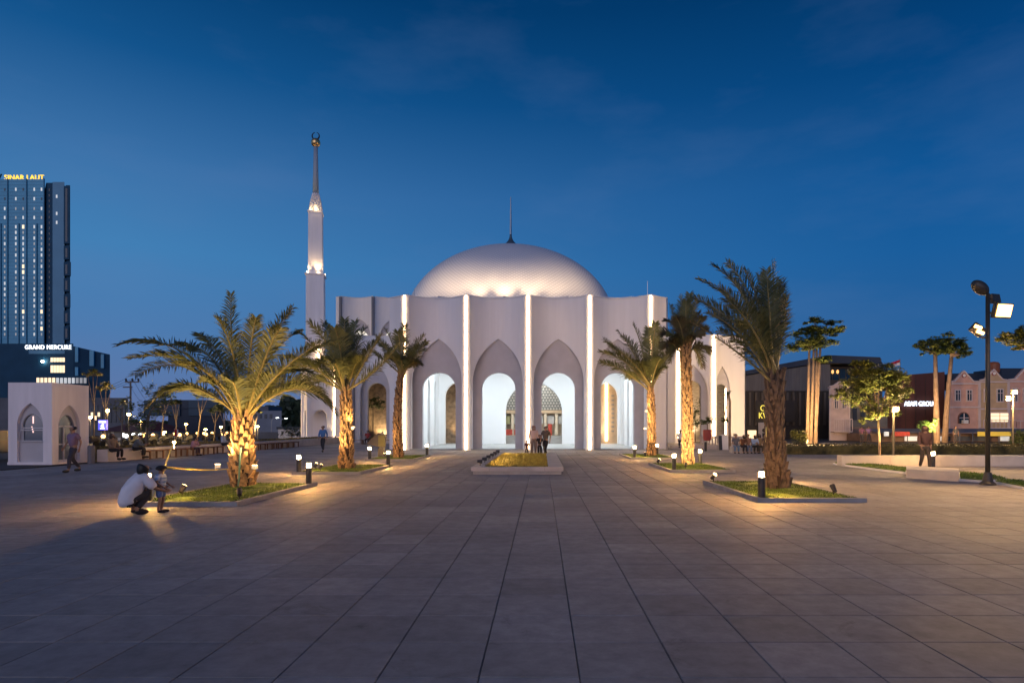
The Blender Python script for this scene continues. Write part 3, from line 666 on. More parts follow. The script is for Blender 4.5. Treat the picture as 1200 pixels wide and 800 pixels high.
spotlight(4.75, 25.0, (6.0,24.8,2), 'small lit spotlight left of the palm with tied fronds', 60)
spotlight(5.2, 22.2, (5.95,24.7,1.6), 'small spotlight in front of the tied-frond palm beside its left bollard', 420)
spotlight(-7.7, 30.0, (-7.2,30.8,3), 'small lit spotlight left of the small palm base', 25)
spotlight(-7.6, 21.1, (-7.2,22.7,2.5), 'small spotlight in front of the palm with the glowing trunk', 130)
spotlight(-8.1, 22.0, (-7.3,22.8,2.5), 'small spotlight left of the palm with the glowing trunk', 60)
spotlight(5.2, 30.9, (5.7,32.4,2.5), 'small spotlight in front of the palm blown across the rightmost arch', 150)
def trunk_lamp(pos, aim, label, energy, rz=0):
    r = empty('trunk_floodlight', pos, label, 'floodlight', 'white floodlights strapped to the palm trunks'); p = Vector(pos); a = (Vector(aim)-p).normalized()
    q = MB(); q.box(p, (.13,.07,.09), rz); q.build('housing', M['white_lamp'], r)
    q = MB(); q.box(p+Vector((0,.08,-.02)), (.03,.12,.03), rz); q.build('bracket', M['dark_metal'], r)
    q = MB(); q.box(p+Vector((0,0,.049)), (.11,.055,.006), rz); q.build('glass', M['spot_glass'], r)
    lamp('SPOT', 'beam', r, p+Vector((0,0,.09)), energy*2.0, AMB, aim, .05, 110, .7)
trunk_lamp((-8.1,15.35,.62), (-7.6,15.8,3.5), 'white floodlight strapped to the left side of the big arching palm trunk', 150, .4)
trunk_lamp((-7.15,15.3,.6), (-7.6,15.8,3.5), 'white floodlight on the right side of the big arching palm trunk', 110, -.4)
trunk_lamp((-6.85,22.3,1.55), (-7.2,22.6,4.2), 'white floodlight strapped to the right of the steep glowing trunk', 60, -.3)
trunk_lamp((5.45,32.05,2.4), (5.7,32.4,5), 'upper white floodlight on the trunk before the rightmost arch', 45)
trunk_lamp((5.38,32.05,1.5), (5.7,32.4,4), 'lower white floodlight on the trunk before the rightmost arch', 60)
# stakes, bamboo pole and tape
q = MB(); q.tube([G(281.5,573.5)+Vector((0,-.1,0)), P(282,524,15.2)], .025, 6); tag(q.build('support_stake', M['stake'], origin=G(281.5,573.5)), 'green stake standing against the big arching palm trunk', 'stake', 'stakes by the palms')
q = MB(); q.tube([G(896.5,574), P(898,500,15.3)], .02, 6); tag(q.build('support_stake', M['bamboo'], origin=G(896.5,574)), 'pale thin stake against the shaggy palm nearest on the right', 'stake', 'stakes by the palms')
pb, ptp = G(176,592), P(204,516,13.4)
q = MB(); q.tube([pb, pb.lerp(ptp,.5)+Vector((.02,0,0)), ptp], [.018,.016,.012], 6); tag(q.build('bamboo_pole', M['bamboo'], origin=pb), 'thin pale leaning pole between the crouching person and the toddler', 'pole')
q = MB(); a, b_ = P(188,546.5,12.9), P(267,549.5,15.3); n = 14
for i in range(n):
    s0, s1 = i/n, (i+1)/n; f = lambda s: a.lerp(b_, s)+Vector((0,0,-.04*math.sin(PI*s)+.06*s*0)); h0 = .026*(1-.75*s0); h1 = .026*(1-.75*s1)
    for dy in (0,): q.add([f(s0)+Vector((0,dy,-h0)), f(s1)+Vector((0,dy,-h1)), f(s1)+Vector((0,dy,h1)), f(s0)+Vector((0,dy,h0)), f(s0)+Vector((0,.004,-h0)), f(s1)+Vector((0,.004,-h1)), f(s1)+Vector((0,.004,h1)), f(s0)+Vector((0,.004,h0))], [(0,1,2,3),(7,6,5,4),(3,2,6,7),(0,4,5,1)])
tag(q.build('barrier_tape', M['yellow'], origin=a), 'yellow barrier tape strung from the leaning pole to the big palm', 'tape')

# ------------------------------------------------------------------ central planter
pl = empty('planter_bed', (-.83, 25.5, 0), 'long raised stone planter of grass in front of the facade centre', 'planter')
X0, X1, Y0, Y1 = -2.38, .72, 20.6, 31.5
stone = mat('planter_stone', (.42,.38,.36), .6, .12, 2, .1, 20)
q = MB(); q.b2(X0+.06,X1-.06,Y0+.05,Y0+.3,0,.11); q.b2(X0+.06,X0+.3,Y0+.3,Y1,0,.112); q.b2(X1-.3,X1-.06,Y0+.3,Y1,0,.113); q.b2(X0+.3,X1-.3,Y1-.25,Y1,0,.111); q.build('base', M['kerb'], pl)
ns = 5
for k in range(ns):
    w = (X1-X0)/ns; q = MB(); q.b2(X0+k*w+.004, X0+(k+1)*w-.004, Y0, Y0+.35, .115, .25); q.build('coping_stone', stone, pl)
for k in range(9):
    h = (Y1-Y0-.36)/9; q = MB(); q.b2(X1-.5, X1, Y0+.36+k*h+.004, Y0+.36+(k+1)*h-.004, .115, .2495); q.build('coping_stone', stone, pl)
    q = MB(); q.b2(X0, X0+.4, Y0+.36+k*h+.004, Y0+.36+(k+1)*h-.004, .115, .2495); q.build('coping_stone', stone, pl)
q = MB(); q.b2(X0+.4, X1-.5, Y1-.35, Y1, .115, .251); q.build('coping_stone', stone, pl)
q = MB(); q.b2(X0+.4, X1-.5, Y0+.35, Y1-.35, .0, .19); q.build('soil', M['soil'], pl)
q = MB(); litg = mat('golden_lit_ground_cover', (.13,.11,.02), .8, .4, 4, col2=(.22,.18,.03))  # golden spotlight streaks put into the blade colour and rows
for k in range(13000):
    row = rg.randrange(15); y = Y0+.6+row*.7+rg.gauss(0,.13)
    if not Y0+.4 < y < Y1-.4: continue
    p = Vector((rg.uniform(X0+.42,X1-.52), y, .189)); a = rg.uniform(0,2*PI); d = Vector((math.cos(a),math.sin(a),0))*.016
    q.add([p-d, p+d, p+Vector((rg.uniform(-.05,.05),rg.uniform(-.05,.05),rg.uniform(.05,.15)))], [(0,1,2)])
tag(q.build('ground_cover', litg, pl), kind='stuff')
for k in range(6):
    y = 21.5+k*1.75; x = X0+.22
    spotlight(x, y, (x+2.3, y+.1, .2), ['dark spotlight on the left planter rim, nearest of six','dark spotlight on the left planter rim, second nearest','dark spotlight on the left planter rim, third nearest','dark spotlight on the left planter rim, third farthest','dark spotlight on the left planter rim, second farthest','dark spotlight on the left planter rim, farthest of six'][k], 95, False, .25, 1.25)['group'] = 'spotlights along the planter rim'

# ------------------------------------------------------------------ kiosk
KX0, KX1, KY0, KY1, KH = -22.5, -20.65, 25.9, 28.0, 3.47
ki = empty('kiosk', ((KX0+KX1)/2, (KY0+KY1)/2, 0), 'small square white kiosk with pointed arch window and door on the left', 'kiosk')
kc = (KX0+KX1)/2; ky = (KY0+KY1)/2
kw = mat('kiosk_render', (.82,.78,.8), .75, .07, 1.8, .15, 25, stretch=(1.5,1.5,.2))
q = MB(); arched_wall(q, KX0, KX1, KH, [(kc,.55,1.65,.95,'pointed')], flat(KY0), .12, .4, .12); q.build('wall', kw, ki)
fm = lambda u, w, z: Vector((KX1-w, u, z))
q = MB(); arched_wall(q, KY0+.121, KY1, KH-.001, [(ky-.1,.62,1.6,.95,'pointed')], fm, .12, .4, .12); q.build('wall', kw, ki)
q = MB(); q.b2(KX0, KX0+.12, KY0+.121, KY1, 0, KH-.002); q.build('wall', kw, ki)
q = MB(); q.b2(KX0+.121, KX1-.121, KY1-.12, KY1-.001, 0, KH-.003); q.build('wall', kw, ki)
q = MB(); q.b2(KX0+.12, KX1-.12, KY0+.12, KY1-.13, KH-.2, KH-.08); q.build('roof', kw, ki)
q = MB(); q.b2(KX0-.02, KX1+.02, KY0-.02, KY1, 0, .118); q.build('plinth', kw, ki)
q = MB(); arched_wall(q, kc-.62, kc+.62, 2.75, [(kc,.45,1.55,.6,'round')], flat(KY0+.125), .1, .4, .98); q.b2(kc-.62,kc+.62,KY0+.126,KY0+.22,.12,.979); q.build('arch_panel', M['panel'], ki)
q = MB(); arched_wall(q, ky-.75, ky+.55, 2.75, [(ky-.1,.46,1.5,.62,'round')], lambda u, w, z: fm(u, w+.125, z), .1, .4, .12); q.build('arch_panel', M['panel'], ki)
kg = mat('kiosk_glass', (.1,.13,.17), .1, spec=.8)
fr = mat('pale_window_frame', (.55,.55,.58), .5)
w_ = empty('window', (kc, KY0+.2, 1.5)); w_.parent = ki; w_.location = Vector((kc, KY0+.2, 1.5))-ki.location
q = MB(); q.prism_xz([(kc+.45*math.cos(PI*i/14), 1.55+.6*math.sin(PI*i/14)) for i in range(15)]+[(kc-.45,1.0),(kc+.45,1.0)], KY0+.2, KY0+.21)
q.f = [tuple(f) for f in q.f]; q.build('pane', kg, w_)
q = MB()
for x in (kc-.43, kc+.43): q.b2(x-.025,x+.025,KY0+.15,KY0+.19,.98,1.6)
q.b2(kc-.405,kc+.405,KY0+.151,KY0+.189,1.53,1.58); q.b2(kc-.5,kc+.5,KY0+.1,KY0+.14,1.44,1.48); q.b2(kc-.5,kc+.5,KY0+.02,KY0+.06,.99,1.03)
q.tube([(kc-.49,KY0+.12,1.46),(kc-.52,KY0+.04,1.01)],.02,5); q.tube([(kc+.49,KY0+.12,1.46),(kc+.52,KY0+.04,1.01)],.02,5)
q.tube([(kc+.45*math.cos(PI*i/14),KY0+.16,1.56+.6*math.sin(PI*i/14)) for i in range(15)], .02, 5); q.build('frame', fr, w_)
q = MB(); q.tube([(kc-.02,KY0+.185,1.75),(kc-.02,KY0+.185,2.05)],.022,6); q.tube([(kc-.08,KY0+.185,1.62),(kc-.02,KY0+.185,1.36)],.018,6); q.build('tube_lamp', mat('lit_pink_tube',(.9,.6,.6),.5,emit=(1,.62,.55),estr=1.6), w_)
dr = empty('door', (0,0,0)); dr.parent = ki; dr.location = Vector((KX1-.2, ky-.1, 1.1))-ki.location
yd = ky-.1
q = MB(); q.b2(KX1-.225,KX1-.215,yd-.44,yd+.44,.14,2.1); q.build('pane', kg, dr)
q = MB()
for y in (yd-.42, yd-.1, yd+.42): q.b2(KX1-.21,KX1-.16,y-.03,y+.03,.14,1.62)
for z in (.16,.85,1.62): q.b2(KX1-.209,KX1-.165,yd-.39,yd-.13,z-.03,z+.03); q.b2(KX1-.209,KX1-.165,yd-.07,yd+.39,z-.03,z+.03)
q.build('frame', fr, dr)
lamp('POINT', 'indoor_light', ki, (kc, ky, 2.6), 12, (1,.8,.75), None, .1)

# ------------------------------------------------------------------ low wall with benches on the left
lw = mat('low_wall_render', (.62,.56,.52), .8, .1, 1.5, .2, 20)
wl = empty('low_wall', (-20.1, 40, 0), 'long low pale wall behind the benches along the left plaza edge', 'wall')
y = 28.1
for k in range(10):
    q = MB(); q.b2(-20.35, -19.85, y+.006, y+3.29, 0, .56); q.build('wall_block', lw, wl); y += 3.3
ve = MB()
for k in range(9000):
    p = Vector((rg.uniform(-21.4,-20.4), rg.uniform(28.2,60), rg.uniform(.4,.68))); s = rg.uniform(.03,.08); a, b_ = rg.uniform(0,6.3), rg.uniform(-.8,.8)
    u = Vector((math.cos(a),math.sin(a),b_*.5))*s; v = Vector((-math.sin(a)*.5,math.cos(a)*.5,1))*s; ve.add([p-u,p+v*.5,p+u,p-v*.5],[(0,1,2,3)])
ve.b2(-21.5,-20.36,28.1,61,0,.42)
tag(ve.build('ground_cover', mat('amber_lit_groundcover',(.12,.1,.03),.8,.5,2,col2=(.2,.15,.05)), origin=(-20.9,40,0)), 'low ground cover growing behind the left wall', kind='stuff')
bn = empty('bench', (0,0,0), '', 'bench', 'timber benches along the left wall')
for k in range(4):
    q = MB(); q.b2(-.22+k*.115,-.12+k*.115,-1.75,1.75,.40,.44); q.build('slat', M['wood'], bn)
for yy in (-1.6,-.55,.55,1.6):
    q = MB(); q.b2(-.2,-.14,yy-.04,yy+.04,0,.4); q.b2(.14,.2,yy-.04,yy+.04,0,.4); q.b2(-.2,.2,yy-.035,yy+.035,.36,.399); q.build('leg', M['wood'], bn)
bs_ = [((-19.55,32.0),'timber bench nearest on the left, right of the two seated people'), ((-19.55,35.75),'timber bench left of the person seated beside the big palm'), ((-19.55,43.6),'timber bench just right of the big arching palm trunk'), ((-19.55,47.3),'timber bench farthest along the left wall')]
for k, ((x, y), lb) in enumerate(bs_):
    if k == 0: bn.location = (x, y, 0); bn['label'] = lb
    else: dup(bn, (x, y, 0), lb)
q = MB(); q.lathe([(.14,0),(.14,.75),(.1,.8)], 12, G(107,543)); tag(q.build('dark_post', mat('grey_post',(.12,.12,.14),.6), origin=G(107,543)), 'short dark grey post at the near end of the low left wall', 'post')
q = MB(); q.b2(-15.8,-8.9+.0-3,59.2,60.0,0,.5); q.b2(-24,-20.6,58.8,59.8,0,.5); tag(q.build('low_wall', lw, origin=(-14,59.5,0)), 'low pale ledge in front of the minaret base', 'wall')
q = MB()
for k in range(4): q.b2(-18.6,-12.2,56.0+k*.12,56.1+k*.12,.38,.42)
for x in (-18.4,-16.4,-14.4,-12.4): q.b2(x-.05,x+.05,56.02,56.44,0,.379)
tag(q.build('bench', M['wood'], origin=(-15.4,56.2,0)), 'dark timber bench below the arch left of the mosque front', 'bench')
# carved dark bin beside the small palm
cb = empty('planter_bin', G(443,537), 'dark squat bin with slanting top beside the small left palm', 'bin')
o_ = G(443,537)
q = MB(); q.prism_xz([(o_.x-.55,.75),(o_.x+.3,.55),(o_.x+.4,1.2),(o_.x+.1,1.3)], o_.y-.25, o_.y+.25); q.b2(o_.x+.05,o_.x+.32,o_.y-.2,o_.y+.2,0,.56); q.build('body', M['dark_metal'], cb)
q = MB(); q.b2(o_.x+.08,o_.x+.42,o_.y-.27,o_.y-.251,.62,1.18); q.build('panel', mat('olive_panel',(.1,.1,.03),.6,.2,4), cb)

# ------------------------------------------------------------------ people
def skin_mesh(name, vs, es, rs, root, m, sub=1):
    me = bpy.data.meshes.new(name); me.from_pydata([tuple(v) for v in vs], es, [])
    o = bpy.data.objects.new(name, me); C.objects.link(o)
    md = o.modifiers.new('skin', 'SKIN'); md.use_smooth_shade = True
    sk = me.skin_vertices[0].data
    for i, r in enumerate(rs): sk[i].radius = r if isinstance(r, tuple) else (r, r)
    sk[root].use_root = True
    sm = o.modifiers.new('sub', 'SUBSURF'); sm.levels = sub; sm.render_levels = sub
    bpy.context.view_layer.update()
    me2 = bpy.data.meshes.new_from_object(o.evaluated_get(bpy.context.evaluated_depsgraph_get()))
    bpy.data.objects.remove(o); bpy.data.meshes.remove(me)
    me2.name = name; me2.materials.clear(); me2.materials.append(m)
    me2.polygons.foreach_set('use_smooth', [True]*len(me2.polygons)); return me2
SK = mat('skin', (.3,.17,.11), .55, .08, 8)
V = Vector
# every pose: x to the right, y forward, z up, for an adult of 1.7 m
def base_pose():
    return dict(pel=V((0,0,.93)), wai=V((0,.01,1.1)), che=V((0,.01,1.29)), nek=V((0,0,1.44)), hd0=V((0,.025,1.53)), hd1=V((0,.03,1.60)), hd2=V((0,.015,1.67)),
        shl=V((-.18,0,1.39)), ell=V((-.23,-.03,1.12)), wrl=V((-.22,.06,.88)), shr=V((.18,0,1.39)), elr=V((.23,-.03,1.12)), wrr=V((.22,.06,.88)),
        hil=V((-.09,0,.88)), knl=V((-.1,.03,.48)), anl=V((-.1,-.02,.08)), tol=V((-.11,.14,.035)), hir=V((.09,0,.88)), knr=V((.1,.03,.48)), anr=V((.1,-.02,.08)), tor=V((.11,.14,.035)))
def pose(**k):
    p = base_pose()
    for a, b_ in k.items(): p[a] = V(b_)
    return p
stand = pose()
walk = pose(knl=(-.09,.2,.5), anl=(-.09,.22,.09), tol=(-.09,.38,.05), knr=(.09,-.02,.48), anr=(.09,-.3,.13), tor=(.1,-.16,.04), ell=(-.23,-.12,1.14), wrl=(-.22,-.08,.9), elr=(.23,.06,1.13), wrr=(.2,.2,.93))
def shift(p, dz, dy=0):
    for k in ('pel','wai','che','nek','hd0','hd1','hd2','shl','ell','wrl','shr','elr','wrr','hil','hir'): p[k] = p[k]+V((0,dy,dz))
    return p
sit = shift(pose(), -.42)
for k, v in dict(knl=(-.11,.42,.5), anl=(-.11,.4,.08), tol=(-.12,.55,.035), knr=(.11,.42,.5), anr=(.11,.36,.08), tor=(.12,.52,.035), ell=(-.24,.06,.7), wrl=(-.13,.3,.58), elr=(.24,.06,.7), wrr=(.13,.3,.58)).items(): sit[k] = V(v)
sit_lean = {k: v.copy() for k, v in sit.items()}
for k, d in dict(wai=.05, che=.13, nek=.2, hd0=.26, hd1=.28, hd2=.27, shl=.18, shr=.18).items(): sit_lean[k] += V((0,d,-d*.25))
sit_lean['ell'] = V((-.2,.3,.66)); sit_lean['elr'] = V((.2,.3,.66)); sit_lean['wrl'] = V((-.05,.48,.7)); sit_lean['wrr'] = V((.05,.48,.68))
crouch = pose(pel=(0,-.12,.28), wai=(0,-.09,.42), che=(0,.04,.6), nek=(0,.13,.75), hd0=(0,.17,.83), hd1=(0,.19,.895), hd2=(0,.16,.965),
    shl=(-.19,.13,.70), ell=(-.24,.3,.52), wrl=(-.14,.5,.5), shr=(.19,.13,.70), elr=(.25,.28,.5), wrr=(.15,.48,.44),
    hil=(-.1,-.12,.25), knl=(-.15,.26,.46), anl=(-.13,.0,.09), tol=(-.14,.16,.035), hir=(.1,-.12,.25), knr=(.15,.24,.45), anr=(.13,-.02,.09), tor=(.14,.14,.035))
toddler = pose(ell=(-.25,.02,1.14), wrl=(-.2,.2,.98), elr=(.25,.0,1.13), wrr=(.2,.17,.96))
def body_mesh(p, kid=False):
    ks = ['pel','wai','che','nek','hd0','hd1','hd2','shl','ell','wrl','shr','elr','wrr','hil','knl','anl','tol','hir','knr','anr','tor']
    rs = dict(pel=.12, wai=.105, che=.125, nek=.05, hd0=.068, hd1=.092, hd2=.075, shl=.055, ell=.04, wrl=.026, shr=.055, elr=.04, wrr=.026, hil=.082, knl=.054, anl=.036, tol=.032, hir=.082, knr=.054, anr=.036, tor=.032)
    vs = [p[k] for k in ks]; ix = {k: i for i, k in enumerate(ks)}; r = [rs[k] for k in ks]
    E_ = [(ix[a], ix[b_]) for a, b_ in (('pel','wai'),('wai','che'),('che','nek'),('nek','hd0'),('hd0','hd1'),('hd1','hd2'),('che','shl'),('shl','ell'),('ell','wrl'),('che','shr'),('shr','elr'),('elr','wrr'),('pel','hil'),('hil','knl'),('knl','anl'),('anl','tol'),('pel','hir'),('hir','knr'),('knr','anr'),('anr','tor'))]
    for s, sg in (('l',-1),('r',1)):
        d = (p['wr'+s]-p['el'+s]).normalized(); side_ = V((0,1,0))-d*d.y
        if side_.length < .2: side_ = V((1,0,0))-d*d.x
        side_.normalize(); pi = len(vs); vs.append(p['wr'+s]+d*.07); r.append(.034); E_.append((ix['wr'+s], pi))
        nrm = d.cross(side_)*(-sg)
        for k, ln in enumerate((.055,.07,.075,.065)):
            o = side_*((1.5-k)*.019*-1)
            a = len(vs); vs.append(p['wr'+s]+d*.105+o); r.append(.0095); E_.append((pi, a))
            vs.append(p['wr'+s]+d*(.105+ln*.55)+o*1.1+nrm*.012); r.append(.009); E_.append((a, a+1))
            vs.append(p['wr'+s]+d*(.105+ln*.9)+o*1.1+nrm*.035); r.append(.008); E_.append((a+1, a+2))
        a = len(vs); vs.append(p['wr'+s]+d*.06+side_*.045); r.append(.011); E_.append((pi, a)); vs.append(p['wr'+s]+d*.1+side_*.058+nrm*.015); r.append(.009); E_.append((a, a+1))
    return skin_mesh('body', vs, E_, r, 0, SK)
def cloth(p, chain, m, name, root=0, dz=None):
    vs, r, E_ = [], [], []; ix = {}
    def node(spec):
        k, rad = spec
        if k not in ix:
            ix[k] = len(vs)
            if '>' in k: a, b_, f = k.split('>'); vs.append(p[a].lerp(p[b_], float(f)))
            else: vs.append(p[k].copy())
            r.append(rad)
        return ix[k]
    for ch in chain:
        n = [node(s_) for s_ in ch]
        E_ += list(zip(n[:-1], n[1:]))
    return skin_mesh(name, vs, E_, r, root, m)
def shirt_mesh(p, long_=False, hem=.15):
    arm = lambda s: [('che',.152),('sh'+s,.075)]+([('el'+s,.058),('el'+s+'>wr'+s+'>.85',.045)] if long_ else [('sh'+s+'>el'+s+'>.75',.07)])
    if p is crouch:
        p2 = dict(p); p2['hem'] = V((0,-.06,.19))
        arm = lambda s: [('che',.19),('sh'+s,.12),('sh'+s+'>el'+s+'>.5',.105),('el'+s,.088)]
        return cloth(p2, [[('hem',.2),('pel',.215),('wai',.2),('che',.18),('nek>che>.3',.1)], arm('l'), arm('r')], SK, 'shirt')
    arm = lambda s: [('che',.17),('sh'+s,.085)]+([('el'+s,.062),('el'+s+'>wr'+s+'>.85',.048)] if long_ else [('sh'+s+'>el'+s+'>.75',.08)])
    return cloth(p, [[('pel',hem+.015),('wai',.152),('che',.17),('nek>che>.35',.085)], arm('l'), arm('r')], SK, 'shirt')
def trouser_mesh(p, short=False, wide=1.0):
    leg = lambda s: [('pel',.14),('hi'+s,.108*wide)]+([('hi'+s+'>kn'+s+'>.85',.1*wide)] if short else [('kn'+s,.078*wide),('kn'+s+'>an'+s+'>.9',.06*wide)])
    return cloth(p, [[('wai>pel>.5',.13),('pel',.14)], leg('l'), leg('r')], SK, 'trousers')
def skirt_mesh(p):
    a = p['anl'].lerp(p['anr'], .5); p2 = dict(p); p2['hem'] = a+V((0,0,.05)); p2['mid'] = p['pel'].lerp(p2['hem'], .5)
    return cloth(p2, [[('wai',.13),('pel',.165),('mid',.19),('hem',.22)]], SK, 'long_skirt')
def hair_mesh(p, long_=False, scarf=False):
    c = p['hd1']; up = (p['hd2']-p['hd0']).normalized(); b_ = V((0,-1,0))
    vs = [c+up*.05+b_*.005, c+up*.025+b_*.035, c+b_*.05-up*.035]; r = [.124,.136,.122]; E_ = [(0,1),(1,2)]
    if long_ or scarf: vs.append(c+b_*.07-up*.15); r.append(.1); E_.append((2,3))
    if scarf: vs.append(c-up*.14+V((0,.02,0))); r.append(.105); E_.append((2,4))
    return skin_mesh('headscarf' if scarf else 'hair', vs, E_, r, 0, SK)
def shoe_mesh(p):
    q = MB()
    for s in ('l','r'):
        a, t_ = p['an'+s], p['to'+s]; d = t_-a; d.z = 0; d.normalize(); c = a.lerp(t_, .45); rz = math.atan2(d.y, d.x)
        q.ball((c.x+d.x*.03, c.y+d.y*.03, a.z*.55+t_.z*.1), .11, 10, 6, (1 if abs(d.x)>.7 else .45, .45 if abs(d.x)>.7 else 1.15, .5))
    return q.mesh('shoes', SK, smooth=True)
CA = {}
def cached(key, fn):
    if key not in CA: CA[key] = fn()
    return CA[key]
MC = {}
def cmat(c, var=.06):
    c = tuple(c)
    if c not in MC: MC[c] = mat('cloth_%d_%d_%d' % tuple(int(v*100) for v in c), c, .85, var, 6, .1, 30)
    return MC[c]
POSES = dict(stand=stand, walk=walk, sit=sit, lean=sit_lean, crouch=crouch, toddler=toddler)
hair_m = mat('black_hair', (.008,.007,.007), .5, .2, 30)
def person(loc, rz, ps, label, shirt, legs, sc=1.0, long_=False, short=False, hair='short', hairc=None, skirt=False, shoes=(.02,.02,.02), group=None, headscale=1.0):
    r = empty('person', loc, label, 'person', group, rz=rz); r.scale = (sc,)*3; p = POSES[ps]
    def put(name, me, m):
        o = bpy.data.objects.new(name, me); C.objects.link(o); o.parent = r
        o.material_slots[0].link = 'OBJECT'; o.material_slots[0].material = m; return o
    put('body', cached((ps,'b'), lambda: body_mesh(p)), SK)
    put('shirt', cached((ps,'s',long_), lambda: shirt_mesh(p, long_)), shirt if not isinstance(shirt, tuple) else cmat(shirt))
    if skirt: put('long_skirt', cached((ps,'k'), lambda: skirt_mesh(p)), cmat(legs))
    else: put('trousers', cached((ps,'t',short), lambda: trouser_mesh(p, short)), cmat(legs))
    put('hair' if hair != 'scarf' else 'headscarf', cached((ps,'h',hair), lambda: hair_mesh(p, hair == 'long', hair == 'scarf')), cmat(hairc) if hairc else hair_m)
    put('shoes', cached((ps,'f'), lambda: shoe_mesh(p)), cmat(shoes))
    q = MB(); h = p['hd1']
    q.tube([h+V((0,.088,.012)), h+V((0,.112,-.02)), h+V((0,.09,-.028))], [.008,.014,.008], 5)
    for s in (-1, 1): q.ball(h+V((s*.088,.0,-.01)), .022, 6, 4, (.5,.8,1.2))
    o = bpy.data.objects.new('ears_and_nose', q.mesh('face_relief', SK, smooth=True)); C.objects.link(o); o.parent = r; o.name = 'face_relief'
    q = MB()
    for s in (-1, 1): q.ball(h+V((s*.034,.084,.012)), .009, 6, 4)
    q.box(h+V((0,.086,-.05)), (.04,.008,.008))
    o = bpy.data.objects.new('face_mark', q.mesh('face_mark', hair_m)); C.objects.link(o); o.parent = r
    return r
east_ = R(-90)      # faces +x
person(G(157.5,602.5), R(-38), 'crouch', 'person in a loose white tee crouching on the paving beside the toddler', (.72,.7,.74), (.035,.03,.03), .93, hair='long')
# plaid shirt of the toddler
pm = bpy.data.materials.new('blue_plaid_cloth'); pm.use_nodes = True; t = pm.node_tree; b = t.nodes['Principled BSDF']; l = t.links; n_ = t.nodes.new
tcn = n_('ShaderNodeTexCoord'); sxx = n_('ShaderNodeSeparateXYZ'); l.new(tcn.outputs['Object'], sxx.inputs[0])
w1 = mth('PINGPONG', mth('MULTIPLY', sxx.outputs[2], 7), .5); w2 = mth('PINGPONG', mth('MULTIPLY', sxx.outputs[1], 7), .5)
ad = mth('ADD', w1, w2); pr = ramp(t, [(.25,(.2,.3,.5,1)), (.45,(.42,.5,.62,1)), (.7,(.6,.62,.68,1))]); l.new(ad, pr.inputs[0]); l.new(pr.outputs[0], b.inputs['Base Color']); b.inputs['Roughness'].default_value = .85
td = person(G(188,600), R(-80), 'toddler', 'toddler in blue plaid shirt and dark cap beside the crouching person', pm, (.12,.18,.36), .5, short=True)
for o in td.children:
    if o.name.split('.')[0] in ('hair','face_relief','face_mark'): pass
td.scale = (.64,.64,.5); p_ = toddler; q = MB(); h = p_['hd1']
q.lathe([(.125,-.0),(.13,.03),(.115,.085),(.07,.12),(.01,.13)], 16, h+V((0,0,.015))); q.prism([(h.x-.1,h.y+.07),(h.x+.1,h.y+.07),(h.x+.085,h.y+.24),(h.x,h.y+.27),(h.x-.085,h.y+.24)], h.z+.02, h.z+.035)
o = bpy.data.objects.new('cap', q.mesh('cap', cmat((.01,.012,.02)))); C.objects.link(o); o.parent = td
for o in list(td.children):
    if o.name.split('.')[0] in ('cap','hair','face_relief','face_mark'):   # toddlers have bigger heads
        o.scale = (1.12,)*3; o.location = h*(-.12)
person(G(86,553), R(160), 'walk', 'person in mauve top and dark trousers walking in front of the kiosk', (.2,.13,.2), (.03,.03,.05), .95)
WSEAT = .56-.45
person((-19.72,28.2,.09), R(-95), 'sit', 'person in tan top and headscarf seated at the near end of the left wall', (.22,.16,.11), (.02,.02,.022), .95, True, hair='scarf', hairc=(.05,.035,.03))
person((-19.72,29.75,.09), R(-70), 'lean', 'person in grey blue top leaning forward on the left wall', (.13,.16,.19), (.02,.02,.025), .95, True)
person((-19.72,38.0,.09), R(-80), 'sit', 'person in pale blue shirt seated on the wall beside the big palm', (.35,.42,.55), (.02,.02,.025), .95, True)
person((-19.5,34.3,.0), R(-100), 'lean', 'person in dusty pink seated on the bench behind the leaning pole', (.45,.25,.3), (.06,.04,.06), .85, True)
person(G(378.5,529.5), R(180), 'walk', 'person in bright blue jacket walking towards the minaret', (.05,.16,.42), (.015,.02,.035), .98, True)
person((px2x(431,56.3),56.3,0), R(180), 'sit', 'person in dark red top seated on the bench below the arch', (.25,.03,.03), (.03,.02,.02), 1.0)
person((px2x(448,56.4),56.4,0), R(170), 'sit', 'person in violet and red seated at the right end of the bench', (.2,.05,.12), (.12,.06,.3), .9)
person((px2x(617.5,32.4),32.4,0), R(180), 'stand', 'small child in maroon top standing behind the planter in a group', (.14,.04,.04), (.03,.02,.03), .52)
person((px2x(625.5,33),33,0), R(190), 'stand', 'adult in pale pink top and tan trousers in the group behind the planter', (.62,.45,.4), (.25,.18,.14), .99, True, hair='scarf', hairc=(.3,.22,.2))
person((px2x(632.5,32.6),32.6,0), R(180), 'stand', 'child dressed all in black between two adults behind the planter', (.02,.018,.018), (.015,.015,.015), .7)
person((px2x(639.5,32.4),32.4,0), R(150), 'walk', 'adult in dark olive shirt and black trousers right of the planter group', (.1,.08,.06), (.015,.015,.015), .97)
ledge = empty('seat_ledge', (px2x(878,37.6),37.8,0), 'low stone ledge under the row of seated people on the right', 'ledge')
for k in range(5):
    q = MB(); q.b2(px2x(856,37.8)+k*.62+.004, px2x(856,37.8)+(k+1)*.62-.004, 37.4, 38.0, 0, .41); q.build('ledge_block', stone, ledge)
